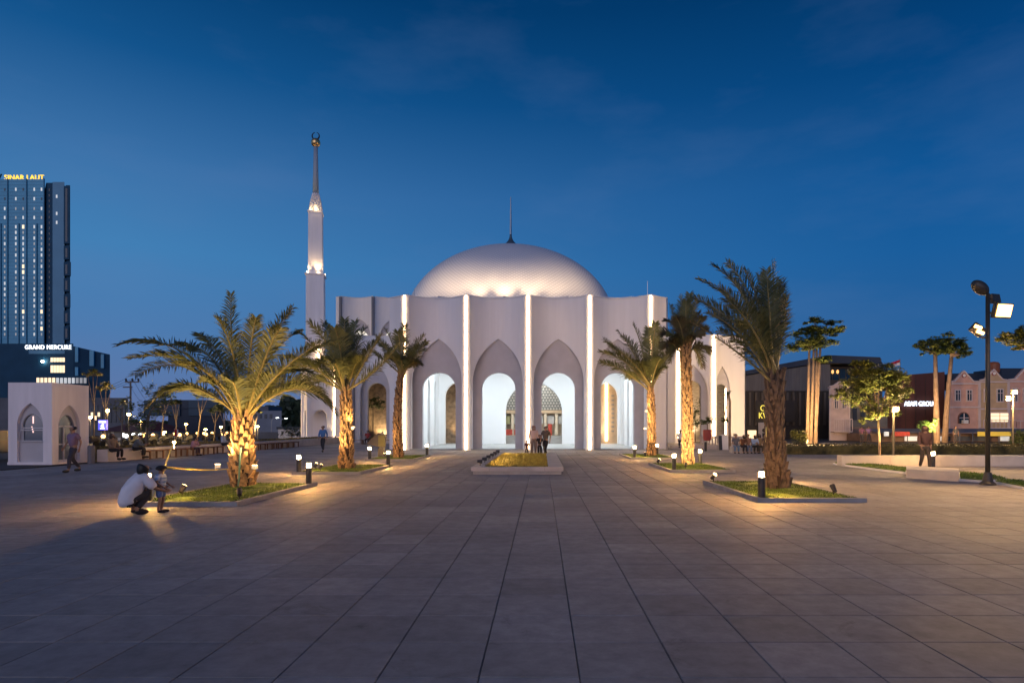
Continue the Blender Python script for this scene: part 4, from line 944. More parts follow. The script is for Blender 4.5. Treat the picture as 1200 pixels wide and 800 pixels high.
sp = [(862,'sit',(.12,.12,.14),(.12,.2,.32),'person in dark grey and jeans at the left end of the seated row',False,'short'), (869.5,'lean',(.14,.06,.03),(.03,.03,.04),'person in rust brown leaning forward, second in the seated row on the right',True,'long'),
      (876,'sit',(.3,.16,.1),(.14,.2,.3),'person in light brown top with jeans in the middle of the seated row',False,'short'), (882.5,'lean',(.3,.4,.6),(.02,.02,.02),'person in pale blue top leaning forward in the seated row on the right',True,'long'),
      (889.5,'sit',(.28,.18,.08),(.05,.04,.03),'person in mustard brown next to the right end of the seated row',True,'scarf'), (896,'sit',(.06,.05,.06),(.2,.27,.36),'person in black with pale jeans at the right end of the seated row',False,'short')]
for x, ps, c1_, c2_, lb, lo, ha in sp: person((px2x(x,37.6),37.55,-.02), R(180+rg.uniform(-20,20)), ps, lb, c1_, c2_, .93, lo, hair=ha, hairc=(.05,.03,.02) if ha == 'scarf' else None, group='people seated in a row on the right ledge')
person((px2x(797,44),44,.12), R(175), 'sit', 'person in white shirt seated left of the palm with tied fronds', (.7,.68,.68), (.03,.03,.035), 1.0)
person((px2x(1084,22.4),22.4,0), R(165), 'walk', 'person in dusty pink walking at the right by the low wall', (.1,.05,.045), (.06,.045,.04), .97, True, hair='scarf', hairc=(.09,.05,.045))

# ------------------------------------------------------------------ generic builders for trees and buildings
def tree(name, label, base, trunks, clumps, nleaf, lsize, m, bark='bark', group=None, seed=1, cat='tree'):
    rg_ = random.Random(seed); base = Vector(base); r = empty(name, base, label, cat, group)
    for pts, r0, r1 in trunks:
        q = MB(); n = len(pts); q.tube(pts, [r0+(r1-r0)*i/(n-1) for i in range(n)], 8); q.build('trunk', M[bark] if isinstance(bark, str) else bark, r, smooth=True)
    q = MB()
    tp = Vector(trunks[0][0][-1])
    for c, rad in clumps:
        c = Vector(c)
        mid = tp.lerp(c, .5)-Vector((0,0,.1*rad[2] if isinstance(rad, tuple) else .1*rad)); rr0 = trunks[0][2]*.7
        q.tube([tp, mid, c], [rr0, rr0*.6, rr0*.25], 5)
    q.build('limb', M[bark] if isinstance(bark, str) else bark, r)
    q = MB(); tot = sum((c[1][0] if isinstance(c[1], tuple) else c[1])**2 for c in clumps)
    for c, rad in clumps:
        c = Vector(c); rad3 = rad if isinstance(rad, tuple) else (rad, rad, rad*.7)
        subs = [(c, .8)]+[(c+Vector((rg_.uniform(-1,1)*rad3[0], rg_.uniform(-1,1)*rad3[1], rg_.uniform(-.9,1.1)*rad3[2])), rg_.uniform(.25,.55)) for _ in range(6)]
        for k in range(int(nleaf*1.25*rad3[0]**2/tot)):
            d = Vector((rg_.gauss(0,1), rg_.gauss(0,1), rg_.gauss(0,1))).normalized()*(rg_.random()**.5); sc_, sf = subs[0] if rg_.random() < .3 else subs[rg_.randrange(7)]
            p = sc_+Vector((d.x*rad3[0], d.y*rad3[1], d.z*rad3[2]*1.25))*sf; nz_ = noise.noise(p*(1.1/max(.4, rad3[0])))
            if nz_ < -.28: continue
            s = lsize*rg_.uniform(.6,1.3); a = rg_.uniform(0,6.28); tl = rg_.uniform(-.9,.9)
            u = Vector((math.cos(a), math.sin(a), tl*.6)).normalized()*s; v = u.cross(Vector((rg_.uniform(-.5,.5),rg_.uniform(-.5,.5),1))).normalized()*s*.45
            q.add([p-u, p-v, p+u, p+v], [(0,1,2,3)])
    q.build('crown', M[m] if isinstance(m, str) else m, r); return r
def skew(mb, x0, x1, Y0, dep, z0, z1, k=-.9):
    mb.prism([(x0,Y0),(x1,Y0),(x1+k*dep,Y0+dep),(x0+k*dep,Y0+dep)], z0, z1)
def block(name, label, cat, X0, X1, Y0, Y1, H, m, origin=None):
    r = empty(name, ((X0+X1)/2, Y0, 0), label, cat); q = MB(); skew(q, X0, X1, Y0, Y1-Y0, -.05, H, min(X1/Y0-.02, 0) if X0 < 0 else X0/Y0+.02); q.build('wall', m, r); return r
lit_warm = mat('lit_warm_window', (.8,.7,.5), .4, emit=(1,.72,.42), estr=1.3)
lit_cool = mat('lit_pale_window', (.8,.8,.8), .4, emit=(.9,.93,.85), estr=.45)
lit_dim = mat('dim_lit_window', (.5,.5,.5), .4, emit=(.85,.85,.75), estr=.2)

# ------------------------------------------------------------------ tower hotel, far left
TY = 300.0; k_ = TY/F
tw = empty('hotel_tower', (px2x(30,TY), TY, 0), 'tall dark glass hotel tower with yellow rooftop lettering on the far left', 'tower')
tz = lambda y: EYE-(y-VY)*k_; txx = lambda x: px2x(x, TY)
tg = mat('blue_glass_curtain_wall', (.03,.3,.48), .35, .12, .12, spec=.5); tgd = mat('dark_tower_cladding', (.015,.065,.12), .6, .1, .2, spec=.15); tgl = mat('grey_tower_cladding', (.1,.27,.4), .6, .08, .1)
q = MB(); skew(q, txx(-60), txx(52.5), TY, 25, 0, tz(210)); q.build('glass_facade', tg, tw)
q = MB(); skew(q, txx(52.6), txx(61), TY+.8, 25, 0, tz(213.5)); q.build('dark_recess', tgd, tw)
q = MB(); skew(q, txx(61.1), txx(75), TY+.3, 25, 0, tz(213)); q.build('side_wall', tgl, tw)
q = MB(); skew(q, txx(75.1), txx(80), TY+1.2, 25, 0, tz(216)); q.build('dark_recess', tgd, tw)
for j, (ya, yb_, xr) in enumerate([(218,285.5,82),(288,304,81.5),(307,323,83.5),(326,341.5,82),(344.5,360,83),(364,379,82.5),(382,398,81)]):
    q = MB(); skew(q, txx(75.2), txx(xr), TY-.2, 20, tz(yb_), tz(ya)); bo = q.build('balcony_box', tgd, tw)
    q = MB(); q.b2(txx(77), txx(79.3), TY-.25, TY-.205, tz(yb_-2), tz(ya+3)); q.build('window', M['glass'], bo)
for x in (1.5, 9.3, 22.5, 31.5, 43.5, 52):
    q = MB(); q.b2(txx(x)-.16, txx(x)+.16, TY-.4, TY-.002, 0, tz(209.5 if x not in (22.5,43.5,1.5) else 262)); q.build('facade_fin', mat('teal_fin',(.015,.16,.28),.5), tw)
q = MB()
for k in range(46): q.b2(txx(-60), txx(52.5), TY-.06, TY-.003, tz(213+k*4.1), tz(213+k*4.1)+.22)
tag(q.build('spandrel_line', mat('teal_spandrel',(.02,.22,.37),.4), tw), kind='stuff')
wins = []
rows = [222,233,244.5,255]+[265.8+6.62*k for k in range(20)]
wm = {}
for nm, sz, mm in (('a',(.6,1.3),lit_dim), ('b',(.7,1.5),lit_cool), ('c',(1.0,1.8),lit_warm), ('d',(.6,1.2),M['glass'])):
    q = MB(); q.box((0,0,0),(sz[0],.1,sz[1])); wm[nm] = q.mesh('window', mm)
for ci, x in enumerate((-30,-17,-8,5.7,18.7,27.3,40.3,48.8)):
    for rw, y in enumerate(rows):
        v = rg.random(); kind = 'd' if (rw < 2 and v < .6) else ('a' if v < .55 else ('b' if v < .95 else 'c'))
        o = bpy.data.objects.new('window', wm[kind]); C.objects.link(o); o.parent = tw; o.location = Vector((txx(x), TY-.07, tz(y)))-tw.location
for y in (230,250,260.5):
    o = bpy.data.objects.new('window', wm['b']); C.objects.link(o); o.parent = tw; o.location = Vector((txx(66), TY+.23, tz(y)))-tw.location
for k in range(28):
    o = bpy.data.objects.new('window', wm['d']); C.objects.link(o); o.parent = tw; o.location = Vector((txx(56.5), TY+.73, tz(222+k*6.4)))-tw.location
ylet = mat('lit_yellow_lettering', (.8,.6,.1), .5, emit=(1,.62,.05), estr=1.3); wlet = mat('lit_white_lettering', (.9,.9,.9), .5, emit=(.95,.97,1), estr=2.2)
text('roof_lettering', 'SINAR LAUT', tw, (txx(4.3), TY+.5, tz(210.3)), (210.3-204.6)*k_, ylet, .5, 1.05, (50.5-4.3)*k_)
q = MB()
for k in range(10): q.box((txx(6+4.7*k), TY+1.2, tz(210)+.5), (.15,.15,1.2))
q.tube([(txx(-2.5), TY+.5, tz(210)),(txx(.8), TY+.5, tz(203.5))], .35, 5); q.build('letter_support', tgd, tw)
# podium
PYp = 280.0; pk = PYp/F
pz = lambda y: EYE-(y-VY)*pk; pxx = lambda x: px2x(x, PYp)
pod = empty('hotel_podium', (pxx(50), PYp, 0), 'dark podium block with white lettering below the glass tower', 'building')
q = MB(); skew(q, pxx(-60), pxx(86), PYp, 13, 0, pz(402.5)); q.build('wall', tgd, pod)
q = MB(); q.add([(pxx(86)+.01,PYp,0),(pxx(118),PYp+6,0),(pxx(118)-8,PYp+15,0),(pxx(86)-13,PYp+15,0),(pxx(86)+.01,PYp,pz(405.5)),(pxx(118),PYp+6,pz(413.5)),(pxx(118)-8,PYp+15,pz(413.5)),(pxx(86)-13,PYp+15,pz(405.5))], [(0,1,5,4),(1,2,6,5),(4,5,6,7),(3,0,4,7),(2,3,7,6)]); q.build('side_wing', tgd, pod)
for x0, x1, y0, y1 in ((87.5,91,406.5,424),(100,105,410,428),(110,113.5,413.5,430),(87.5,91,430,440)):
    f = (x0-86)/32*6; q = MB(); q.b2(pxx(x0), pxx(x1), PYp+f-.1, PYp+f+.6, pz(y1), pz(y0)); q.build('window', tg, pod)
text('facade_lettering', 'GRAND MERCURE', pod, (pxx(30), PYp-.25, pz(409.2)), (409.2-404.2)*pk, wlet, .3, 1.15, 54*pk)
q = MB(); q.b2(pxx(34), pxx(76), PYp-.15, PYp-.002, pz(414.5), pz(410.5)); q.build('sign_panel', tgl, pod)
for y0, y1 in ((419,424),(428,436.5)):
    for k in range(5):
        q = MB(); q.b2(pxx(59.5+k*3.4), pxx(62.3+k*3.4), PYp-.12, PYp-.002, pz(y1), pz(y0)); q.build('window', lit_warm, pod)
for k in range(13):
    q = MB(); q.b2(pxx(43+k*4.6), pxx(46.2+k*4.6), PYp-.12, PYp-.002, pz(449), pz(442.5)); q.build('window', lit_warm if k < 5 else lit_cool if k < 10 else lit_dim, pod)
q = MB(); q.ball((pxx(52), PYp-1, pz(423.5)), .6, 8, 6); q.build('lamp', mat('lit_white_green_lamp',(.9,.9,.9),.4,emit=(.85,1,.9),estr=25), pod)

# ------------------------------------------------------------------ left background
def zat(y, Y): return EYE-(y-VY)*Y/F
dgrey = mat('dusky_concrete', (.12,.13,.15), .85, .2, .4); dblue = mat('dark_blue_cladding', (.02,.035,.06), .6, .15, .3); teal = mat('teal_grey_cladding', (.035,.075,.11), .6, .1, .3); dred = mat('maroon_tile', (.08,.025,.025), .8, .25, 2)
Yb = 110.0
sh = block('shop_block', 'grey shop block with lit sign behind the kiosk trees on the left', 'building', px2x(-40,Yb), px2x(150,Yb), Yb, Yb+14, zat(466,Yb), dgrey)
for k in range(9):
    q = MB(); x = px2x(101+k*5.4, Yb); q.b2(x, x+.45, Yb-.1, Yb-.002, zat(495,Yb), zat(475+3*(k%2),Yb)); q.build('window', M['glass'], sh)
for k in range(4):
    q = MB(); x = px2x(103+k*4, Yb); q.b2(x, x+.4, Yb-.12, Yb-.003, zat(492-4*(k%2),Yb), zat(487-4*(k%2),Yb)); q.build('window', lit_warm, sh)
Yc = 75.0
hs = block('low_house', 'low dark house with a maroon tiled roof left of the palm', 'house', px2x(118,Yc), px2x(168,Yc), Yc, Yc+8, zat(505.5,Yc), mat('pale_shop_wall',(.4,.42,.45),.8,.15,1))
q = MB(); xa, xb = px2x(116,Yc), px2x(176,Yc); q.add([(xa,Yc-.6,zat(505.3,Yc)),(xb,Yc-.6,zat(505.3,Yc)),(xb-1.2,Yc+4,zat(494,Yc)),(xa+1.5,Yc+4,zat(494,Yc)),(xb,Yc+8.5,zat(505.3,Yc)),(xa,Yc+8.5,zat(505.3,Yc))], [(0,1,2,3),(3,2,4,5),(1,4,2),(5,0,3),(0,5,4,1)]); q.build('roof', dred, hs)
for k in range(3):
    q = MB(); q.b2(px2x(121+k*13,Yc), px2x(130+k*13,Yc), Yc-.08, Yc-.002, .3, 1.05); q.build('shutter', dgrey, hs)
Ys = 52.0
sg = empty('street_sign', (px2x(119.5,Ys),Ys,0), 'glowing blue and violet sign box on a post behind the left wall', 'sign')
q = MB(); q.tube([(px2x(119.5,Ys),Ys+.1,0),(px2x(119.5,Ys),Ys+.1,zat(503,Ys))], .06, 6); q.build('post', M['dark_metal'], sg)
q = MB(); q.b2(px2x(115,Ys), px2x(124.5,Ys), Ys, Ys+.2, zat(503.5,Ys), zat(492,Ys)); q.build('sign_box', mat('lit_blue_sign',(.1,.1,.5),.4,emit=(.1,.1,.95),estr=1.4), sg)
q = MB(); q.b2(px2x(116,Ys), px2x(124,Ys), Ys-.03, Ys-.002, zat(495.2,Ys), zat(492.8,Ys)); q.b2(px2x(117.5,Ys), px2x(122.5,Ys), Ys-.03, Ys-.002, zat(502.5,Ys), zat(500.8,Ys)); q.box((px2x(120,Ys),Ys-.02,zat(498,Ys)), (.14,.03,.28), ry=.7); q.box((px2x(120.6,Ys),Ys-.021,zat(498.6,Ys)), (.1,.03,.22), ry=-.6); q.build('sign_mark', mat('lit_sign_mark',(.8,.8,.9),.4,emit=(.75,.75,1),estr=2), sg)
Yt = 150.0
bb = block('glazed_hall', 'large dark blue box building behind the young trees on the left', 'building', px2x(197,Yt), px2x(262,Yt), Yt, Yt+30, zat(468.5,Yt), dblue)
for a, c_ in ((170,212),(222,256)):
    q = MB(); q.b2(px2x(a,Yt), px2x(c_,Yt), Yt-.4, Yt-.003, zat(487,Yt), zat(469,Yt)); q.build('cladding_panel', teal, bb)
q = MB()
q.b2(px2x(199,Yt), px2x(255,Yt), Yt-.5, Yt-.41, zat(478.4,Yt), zat(477.8,Yt))
q.build('transom', dblue, bb)
Yd = 130.0
bh = block('flat_block', 'pale grey flat block with a shallow roof left of the dark wood', 'building', px2x(296,Yd), px2x(330,Yd), Yd, Yd+10, zat(481,Yd), mat('pale_grey_wall',(.2,.23,.28),.8,.1,.5))
q = MB(); q.b2(px2x(299,Yd), px2x(312,Yd), Yd+1, Yd+8, zat(480.9,Yd), zat(475.5,Yd)); q.build('roof', dgrey, bh)
for k in range(4):
    q = MB(); q.b2(px2x(298+k*6,Yd), px2x(301+k*6,Yd), Yd-.1, Yd-.002, zat(490,Yd), zat(485,Yd)); q.build('window', M['glass'], bh)
Ye = 80.0
bw_ = block('yard_wall', 'white yard wall with a dark blue roof behind, left of the minaret', 'wall', px2x(326,Ye), px2x(358,Ye), Ye, Ye+4, zat(503,Ye), mat('white_yard_wall',(.5,.52,.55),.8,.15,1))
q = MB(); q.b2(px2x(322,Ye), px2x(362,Ye), Ye+.5, Ye+6, zat(502.9,Ye), zat(500,Ye)); q.build('roof', dblue, bw_)
gw = block('grey_fence_wall', 'grey boundary wall right of the big palm crown base', 'wall', px2x(300,Ye+6), px2x(326,Ye+6), Ye+6, Ye+6.4, zat(506,Ye+6), dgrey)
# far wood
wd = MB(); rw = random.Random(3)
for k in range(9000):
    Yw = 190+rw.uniform(0,25); x = rw.uniform(285,372); top = 477+ (10 if x < 310 else 0)+7*noise.noise(V((x*.07,0,0)))+4*noise.noise(V((x*.21,5,0))) - (9 if 330 < x < 352 else 0); y = rw.uniform(top, 512); p = P(x, y, Yw); s = rw.uniform(.6,1.3)
    a, b_ = rw.uniform(0,6.3), rw.uniform(0,6.3); u = V((math.cos(a), math.sin(a)*.5, math.sin(b_)*.6))*s; v = V((-math.sin(b_)*.6,.4,math.cos(a)))*s*.7; wd.add([p-u,p-v,p+u,p+v],[(0,1,2,3)])
tag(wd.build('distant_wood', M['leaf_d'], origin=P(330,500,200)), 'dark wood rising behind the street lamps left of the minaret', kind='stuff')
wd = MB()
for k in range(5000):
    Yw = 230+rw.uniform(0,25); x = rw.uniform(-60,1260); y = rw.uniform(494+3*noise.noise(V((x*.03,0,0))), 503); p = P(x, y, Yw); s = rw.uniform(.8,2.0)
    a, b_ = rw.uniform(0,6.3), rw.uniform(0,6.3); u = V((math.cos(a), math.sin(a)*.5, math.sin(b_)*.6))*s; v = V((-math.sin(b_)*.6,.4,math.cos(a)))*s*.7; wd.add([p-u,p-v,p+u,p+v],[(0,1,2,3)])
tag(wd.build('distant_wood', M['leaf_d'], origin=P(600,500,240)), 'low dark tree line along the horizon', kind='stuff')
tree('leafy_shrub', 'round dark shrub in front of the white yard wall', (px2x(342,70),70,0), [([(px2x(342,70),70,0),(px2x(342,70),70,.8)],.08,.05)], [((px2x(338,70),70,1.0),.8),((px2x(345,70),70,1.2),.9),((px2x(352,70),70,.9),.8)], 900, .14, 'leaf_d', cat='shrub', seed=4)
# young trees behind the left wall
def young(px_, yt_, Y, label, m, cw=7, lean=0, n=420, seed=1, yb=None, fork=True):
    base = V((px2x(px_,Y),Y,0)); top = P(px_+lean, yt_, Y); s = Y/F
    tr = [([base, base.lerp(top,.5)+V((.04,0,0)), top-V((0,0,cw*.5*s))], .07, .035)]
    if fork: mid = base.lerp(top,.55); tr += [([mid, P(px_+lean+cw*.7, yt_+cw*.4, Y)], .04, .02), ([mid, P(px_+lean-cw*.8, yt_+cw*.5, Y)], .04, .02)]
    cl = [(P(px_+lean+dx*cw, yt_+dy*cw*.6, Y+dx*.5), (cw*s*.55,cw*s*.5,cw*s*.3)) for dx, dy in ((0,0),(.7,.5),(-.7,.6),(.25,-.4))]
    return tree('young_tree', label, base, tr, cl, n, 1.5*s, m, group='young trees behind the left wall', seed=seed)
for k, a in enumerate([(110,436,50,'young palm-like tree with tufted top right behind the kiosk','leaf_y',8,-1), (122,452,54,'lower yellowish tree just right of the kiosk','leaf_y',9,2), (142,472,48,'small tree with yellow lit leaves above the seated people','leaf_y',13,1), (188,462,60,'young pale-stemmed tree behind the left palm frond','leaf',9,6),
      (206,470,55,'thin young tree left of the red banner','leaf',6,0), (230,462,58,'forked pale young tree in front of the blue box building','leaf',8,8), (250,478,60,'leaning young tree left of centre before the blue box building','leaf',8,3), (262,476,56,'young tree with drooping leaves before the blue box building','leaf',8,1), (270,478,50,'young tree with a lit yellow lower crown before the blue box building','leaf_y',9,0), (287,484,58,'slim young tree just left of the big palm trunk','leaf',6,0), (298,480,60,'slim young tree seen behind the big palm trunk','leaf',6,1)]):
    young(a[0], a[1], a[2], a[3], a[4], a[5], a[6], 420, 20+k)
tree('leaning_tree', 'dark bushy tree hanging behind the left fronds of the big palm', (px2x(172,46),46,0), [([(px2x(172,46),46,0),P(172,500,46),P(176,482,46)],.1,.06)], [(P(172,492,46),(.9,.8,1.0)),(P(182,475,46),(.9,.8,1.0)),(P(192,462,46),(.7,.7,.8)),(P(166,502,46),(.6,.6,.7))], 1500, .13, 'leaf', seed=31)
# utility pole and wires
Yu = 80.0
up = empty('utility_pole', (px2x(153,Yu),Yu,0), 'utility pole with double crossarms and insulators on the left', 'utility pole')
q = MB(); q.tube([(px2x(153,Yu),Yu,0),(px2x(153,Yu),Yu,zat(446,Yu))], [.16,.1], 8); q.build('pole', dgrey, up)
for y, a, c_ in ((447.5,147.5,164),(453.5,145,156)):
    q = MB(); q.b2(px2x(a,Yu), px2x(c_,Yu), Yu-.18, Yu-.1, zat(y,Yu)-.08, zat(y,Yu)+.08); q.build('crossarm', dgrey, up)
for x in (148.5,156,163):
    q = MB(); q.lathe([(.06,0),(.12,.1),(.12,.3),(.05,.4)], 8, (px2x(x,Yu),Yu-.14,zat(447.5,Yu)+.08)); q.build('insulator', dblue, up)
q = MB()
for x in (148.5,156,163):
    a = V((px2x(x,Yu),Yu-.14,zat(447.5,Yu)+.45)); b_ = V((a.x-14,Yu+9,a.z-.6)); q.tube([a.lerp(b_, i/8)-V((0,0,.8*math.sin(PI*i/8))) for i in range(9)], .02, 4)
    b2 = V((px2x(x+25,150),150,a.z-1)); q.tube([a.lerp(b2, i/6)-V((0,0,1.0*math.sin(PI*i/6))) for i in range(7)], .025, 4)
q.build('wire', dblue, up)
# street lamps on the far road
sl0 = empty('street_lamp', (0,0,0), '', 'street lamp', 'white street lamps on the far left road')
q = MB(); q.tube([(0,0,0),(0,0,2.3),(.15,0,2.75),(.7,0,3.0)], [.06,.05,.04,.03], 6); q.build('post', mat('galvanised_steel',(.35,.36,.38),.5), sl0)
q = MB(); q.box((.9,0,3.0),(.42,.16,.08)); hd_ = q.build('lamp_head', M['white_lamp'], sl0)
q = MB(); q.box((.92,-.02,2.94),(.3,.13,.04)); q.build('lens', mat('lit_street_lens',(.9,.9,.9),.4,emit=(.95,.98,.9),estr=30), hd_)
for k, (x, Y, lb) in enumerate([(318,92,'white street lamp with curved arm left of the minaret'), (328.5,98,'white street lamp just right of the other curved lamp'), (150,78,'white street lamp above the maroon roofed house')]):
    if k == 0: sl0.location = (px2x(x,Y),Y,0); sl0['label'] = lb
    else: dup(sl0, (px2x(x,Y),Y,0), lb)
pl0 = empty('garden_lamp', (0,0,0), '', 'lamp post', 'amber garden lamps behind the left wall')
q = MB(); q.tube([(0,0,0),(0,0,2.9)], .04, 6); q.build('post', M['dark_metal'], pl0)
q = MB(); q.ball((0,0,3.0), .14, 8, 6); q.build('globe', mat('lit_amber_globe',(.9,.6,.2),.4,emit=(1,.55,.12),estr=90), pl0)
lamp('POINT', 'light', pl0, (0,-.3,2.85), 420, (1,.62,.22), None, .1)
for k, (x, y, Y, lb) in enumerate([(126,481,55,'amber garden lamp above the blue sign box'), (151,485.5,52,'amber garden lamp left of the dark leaning tree'), (302,499.5,60,'amber garden lamp right of the big palm trunk'), (106,489,58,'amber garden lamp close beside the kiosk'), (193,506,57,'amber garden lamp left of the red banner'), (241,503,57,'amber garden lamp in front of the blue box building'), (165,494,64,'amber garden lamp between the leaning tree and the utility pole'), (218,497,66,'amber garden lamp beside the forked pale tree'), (259,500,66,'amber garden lamp left of the big palm trunk')]):
    z = zat(y,Y)-3.0
    if k == 0: pl0.location = (px2x(x,Y),Y,z*0); pl0.scale = (1,1,zat(y,Y)/3.0); pl0['label'] = lb
    else: dd = dup(pl0, (px2x(x,Y),Y,0), lb); dd.scale = (1,1,zat(y,Y)/3.0)
# motor scooters with lit headlights
sc0 = empty('scooter', (0,0,0), '', 'motor scooter', 'scooters with lit headlights on the left road')
scm = mat('scooter_paint', (.05,.05,.06), .35)
q = MB(); q.prism_xz([(-.55,.5),(-.2,.42),(.2,.35),(.42,.45),(.5,.95),(.42,1.0),(.3,.5),(.1,.45),(-.1,.75),(-.65,.78),(-.7,.6)], -.13, .13)
q.v = [V((-p.y, -p.x, p.z)) for p in q.v]; q.build('body', scm, sc0)
for y in (-.62,.58):
    q = MB(); q.tube([(-.05,y,.25),(.05,y,.25)], .25, 14); q.build('wheel', mat('tyre',(.015,.015,.015),.9), sc0)
q = MB(); q.tube([(-.32,-.4,1.02),(0,-.45,1.0),(.32,-.4,1.02)], .02, 6); q.build('handlebar', scm, sc0)
hl = {}
for nm, c, s in (('w',(.9,.97,1),9),('y',(1,.5,.14),6)): hl[nm] = mat('lit_headlight_'+nm, (.9,.9,.9), .4, emit=c, estr=s)
q = MB(); q.ball((0,-.56,.85), .155, 10, 6); q.build('headlight', hl['w'], sc0)
q = MB(); q.box((0,.25,.8), (.24,.6,.08)); q.build('seat', mat('black_vinyl',(.012,.012,.012),.5), sc0)
locs = [(105,48,'w','behind the short dark post'),(107,52,'y','second nearest the kiosk'),(128,49,'y','just left of the person in tan'),(151,58,'w','between the two people seated on the wall, left one'),(154,52,'w','between the two people seated on the wall, right one'),(164,60,'w','just right of the leaning person'),(170,62,'w','left of the brightest white headlight'),(174,54,'y','brightest of the cluster left of the leaning pole'),(178,68,'y','upper light left of the leaning pole'),(187,56,'y','low light just left of the pole'),(196,66,'y','left of the red banner'),(211,68,'y','right of the red banner'),(217,58,'y','low light right of the red banner'),(224,70,'y','behind the middle of the near bench'),(235,72,'y','over the second bench, left one'),(244,72,'y','over the second bench, right one'),(246,62,'y','low light over the second bench'),(253,74,'y','just left of the pale blue shirt person'),(266,74,'y','left of the big palm trunk'),(271,76,'y','next to the big palm trunk edge'),(266,60,'y','low light left of the big palm trunk')]
for k, (x, Y, c, lb) in enumerate(locs):
    lb = 'dark scooter with lit headlight '+lb
    if k == 0: sc0.location = (px2x(x,Y),Y,0); sc0['label'] = lb; sc0.rotation_euler.z = R(-10)
    else:
        d = dup(sc0, (px2x(x,Y),Y,0), lb, rz=R(rg.uniform(-35,-5)))
        for o in d.children:
            if o.name.startswith('headlight') and c == 'y': o.material_slots[0].link = 'OBJECT'; o.material_slots[0].material = hl['y']
q = MB(); q.ball(P(204,518,31.5), .075, 10, 8); q.tube([P(204,518,31.5)-V((0,0,.05)), V((P(204,518,31.5).x,31.5,.5))], .015, 5)
tag(q.build('pole_lantern', mat('lit_amber_lantern',(.9,.6,.3),.4,emit=(1,.6,.22),estr=60), origin=(P(204,518,31.5).x,31.5,.5)), 'bright amber lantern on a short stick at the top of the leaning pole', 'lantern')
bnr = empty('banner_flag', (px2x(206,48),48,0), 'upright red and white banner behind the left wall', 'banner')
q = MB(); q.tube([(px2x(204.5,48),48,0),(px2x(204.5,48),48,zat(502,48))], .02, 5); q.build('pole', M['steel'], bnr)
q = MB(); q.b2(px2x(204.6,48), px2x(207.5,48), 47.98, 48.0, zat(511,48), zat(503,48)); q.build('red_cloth', mat('red_cloth',(.45,.03,.02),.8), bnr)
q = MB(); q.b2(px2x(207.5,48), px2x(209,48), 47.98, 48.0, zat(511,48), zat(503,48)); q.build('white_cloth', cmat((.7,.68,.66)), bnr)
# parked car at the left frame edge
car = empty('parked_car', (-26.6,30,0), 'dark hatchback parked left of the kiosk at the picture edge', 'car', rz=R(70))
def cp(name, q, m, par=None): 
    o = bpy.data.objects.new(name, q.mesh(name, m)); C.objects.link(o); o.parent = par or car; return o
q = MB(); q.prism_xz([(-2,.35),(2,.35),(2.05,.75),(1.2,.95),(.5,1.4),(-1.4,1.45),(-2,.95)], -.82, .82); body = cp('body', q, mat('dark_car_paint',(.03,.035,.045),.25,spec=.7))
for y in (-.83,.83):
    q = MB(); q.prism_xz([(-1.85,.95),(1.0,.97),(.42,1.34),(-1.35,1.38)], y-.005, y+.005); cp('window', q, M['glass'])
q = MB(); q.add([(-2.02,-.7,.98),(-2.02,.7,.98),(-1.46,.66,1.4),(-1.46,-.66,1.4)], [(0,1,2,3)]); cp('rear_window', q, M['glass'])
for x in (-1.25,1.3):
    for y in (-.8,.8):
        q = MB(); q.tube([(x,y-.1,.32),(x,y+.1,.32)], .32, 16); wo = cp('wheel', q, MC.setdefault('tyre', mat('tyre',(.015,.015,.015),.9)))
        q = MB(); q.tube([(x,y-.11,.32),(x,y+.11,.32)], .19, 12); cp('rim', q, M['steel'], wo)
for y in (-.6,.6):
    q = MB(); q.box((2.03,y,.7),(.06,.3,.14)); cp('headlight', q, M['white_lamp'])
    q = MB(); q.box((-2.0,y,.8),(.06,.24,.2)); cp('tail_light', q, redm)

# ------------------------------------------------------------------ right background
Yg = 85.0
gx = lambda x: px2x(x, Yg); gz = lambda y: zat(y, Yg)
gold = mat('bronze_slat', (.13,.095,.06), .55, .15, 1.0); goldd = mat('dark_bronze_panel', (.05,.038,.027), .6, .15, .6); conc = mat('grey_ribbed_concrete', (.17,.15,.13), .8, .15, 1.2, .3, 6, stretch=(3,1,.3)); roofm = mat('dark_blue_roof', (.03,.04,.06), .5, .1, .5)
gb = empty('convention_hall', (gx(950), Yg, 0), 'large dark bronze hall with vertical slats and a sloping roof on the right', 'building')
q = MB(); q.b2(gx(870), gx(972), Yg, Yg+26, 0, gz(458)); q.build('wall', goldd, gb)
q = MB(); q.prism_xz([(gx(870),gz(458)+.002),(gx(972),gz(458)+.002),(gx(972),gz(426.5)),(gx(955),gz(427)),(gx(870),gz(440.5))], Yg-.25, Yg+25.9); q.build('upper_wall', conc, gb)
q = MB(); q.b2(gx(972)+.01, gx(1028), Yg+1.5, Yg+26, 0, gz(428)); q.build('wall', goldd, gb)
q = MB(); q.prism_xz([(gx(868),gz(440)),(gx(958),gz(425.5)),(gx(1029),gz(427)),(gx(1029),gz(419)),(gx(968),gz(416.5)),(gx(868),gz(435.5))], Yg-.6, Yg+26.5); q.build('roof', roofm, gb)
for k in range(13):
    x = gx(878+k*7.3); q = MB(); q.b2(x-.16, x+.16, Yg-.3, Yg-.003, gz(498), gz(459.5)); q.build('slat', gold, gb)
for k in range(7):
    q = MB(); x = gx(974+k*8); q.b2(x, x+.8, Yg+1.44, Yg+1.498, gz(444), gz(431)); q.build('window', M['glass'], gb)
for x in (968.5,980.5,986.5):
    q = MB(); q.ball((gx(x), Yg+1.2, gz(434.5)), .22, 8, 6, (.8,.8,1.3)); q.build('pendant_lamp', mat('lit_amber_pendant',(.8,.5,.2),.5,emit=(1,.5,.16),estr=1.5), gb)
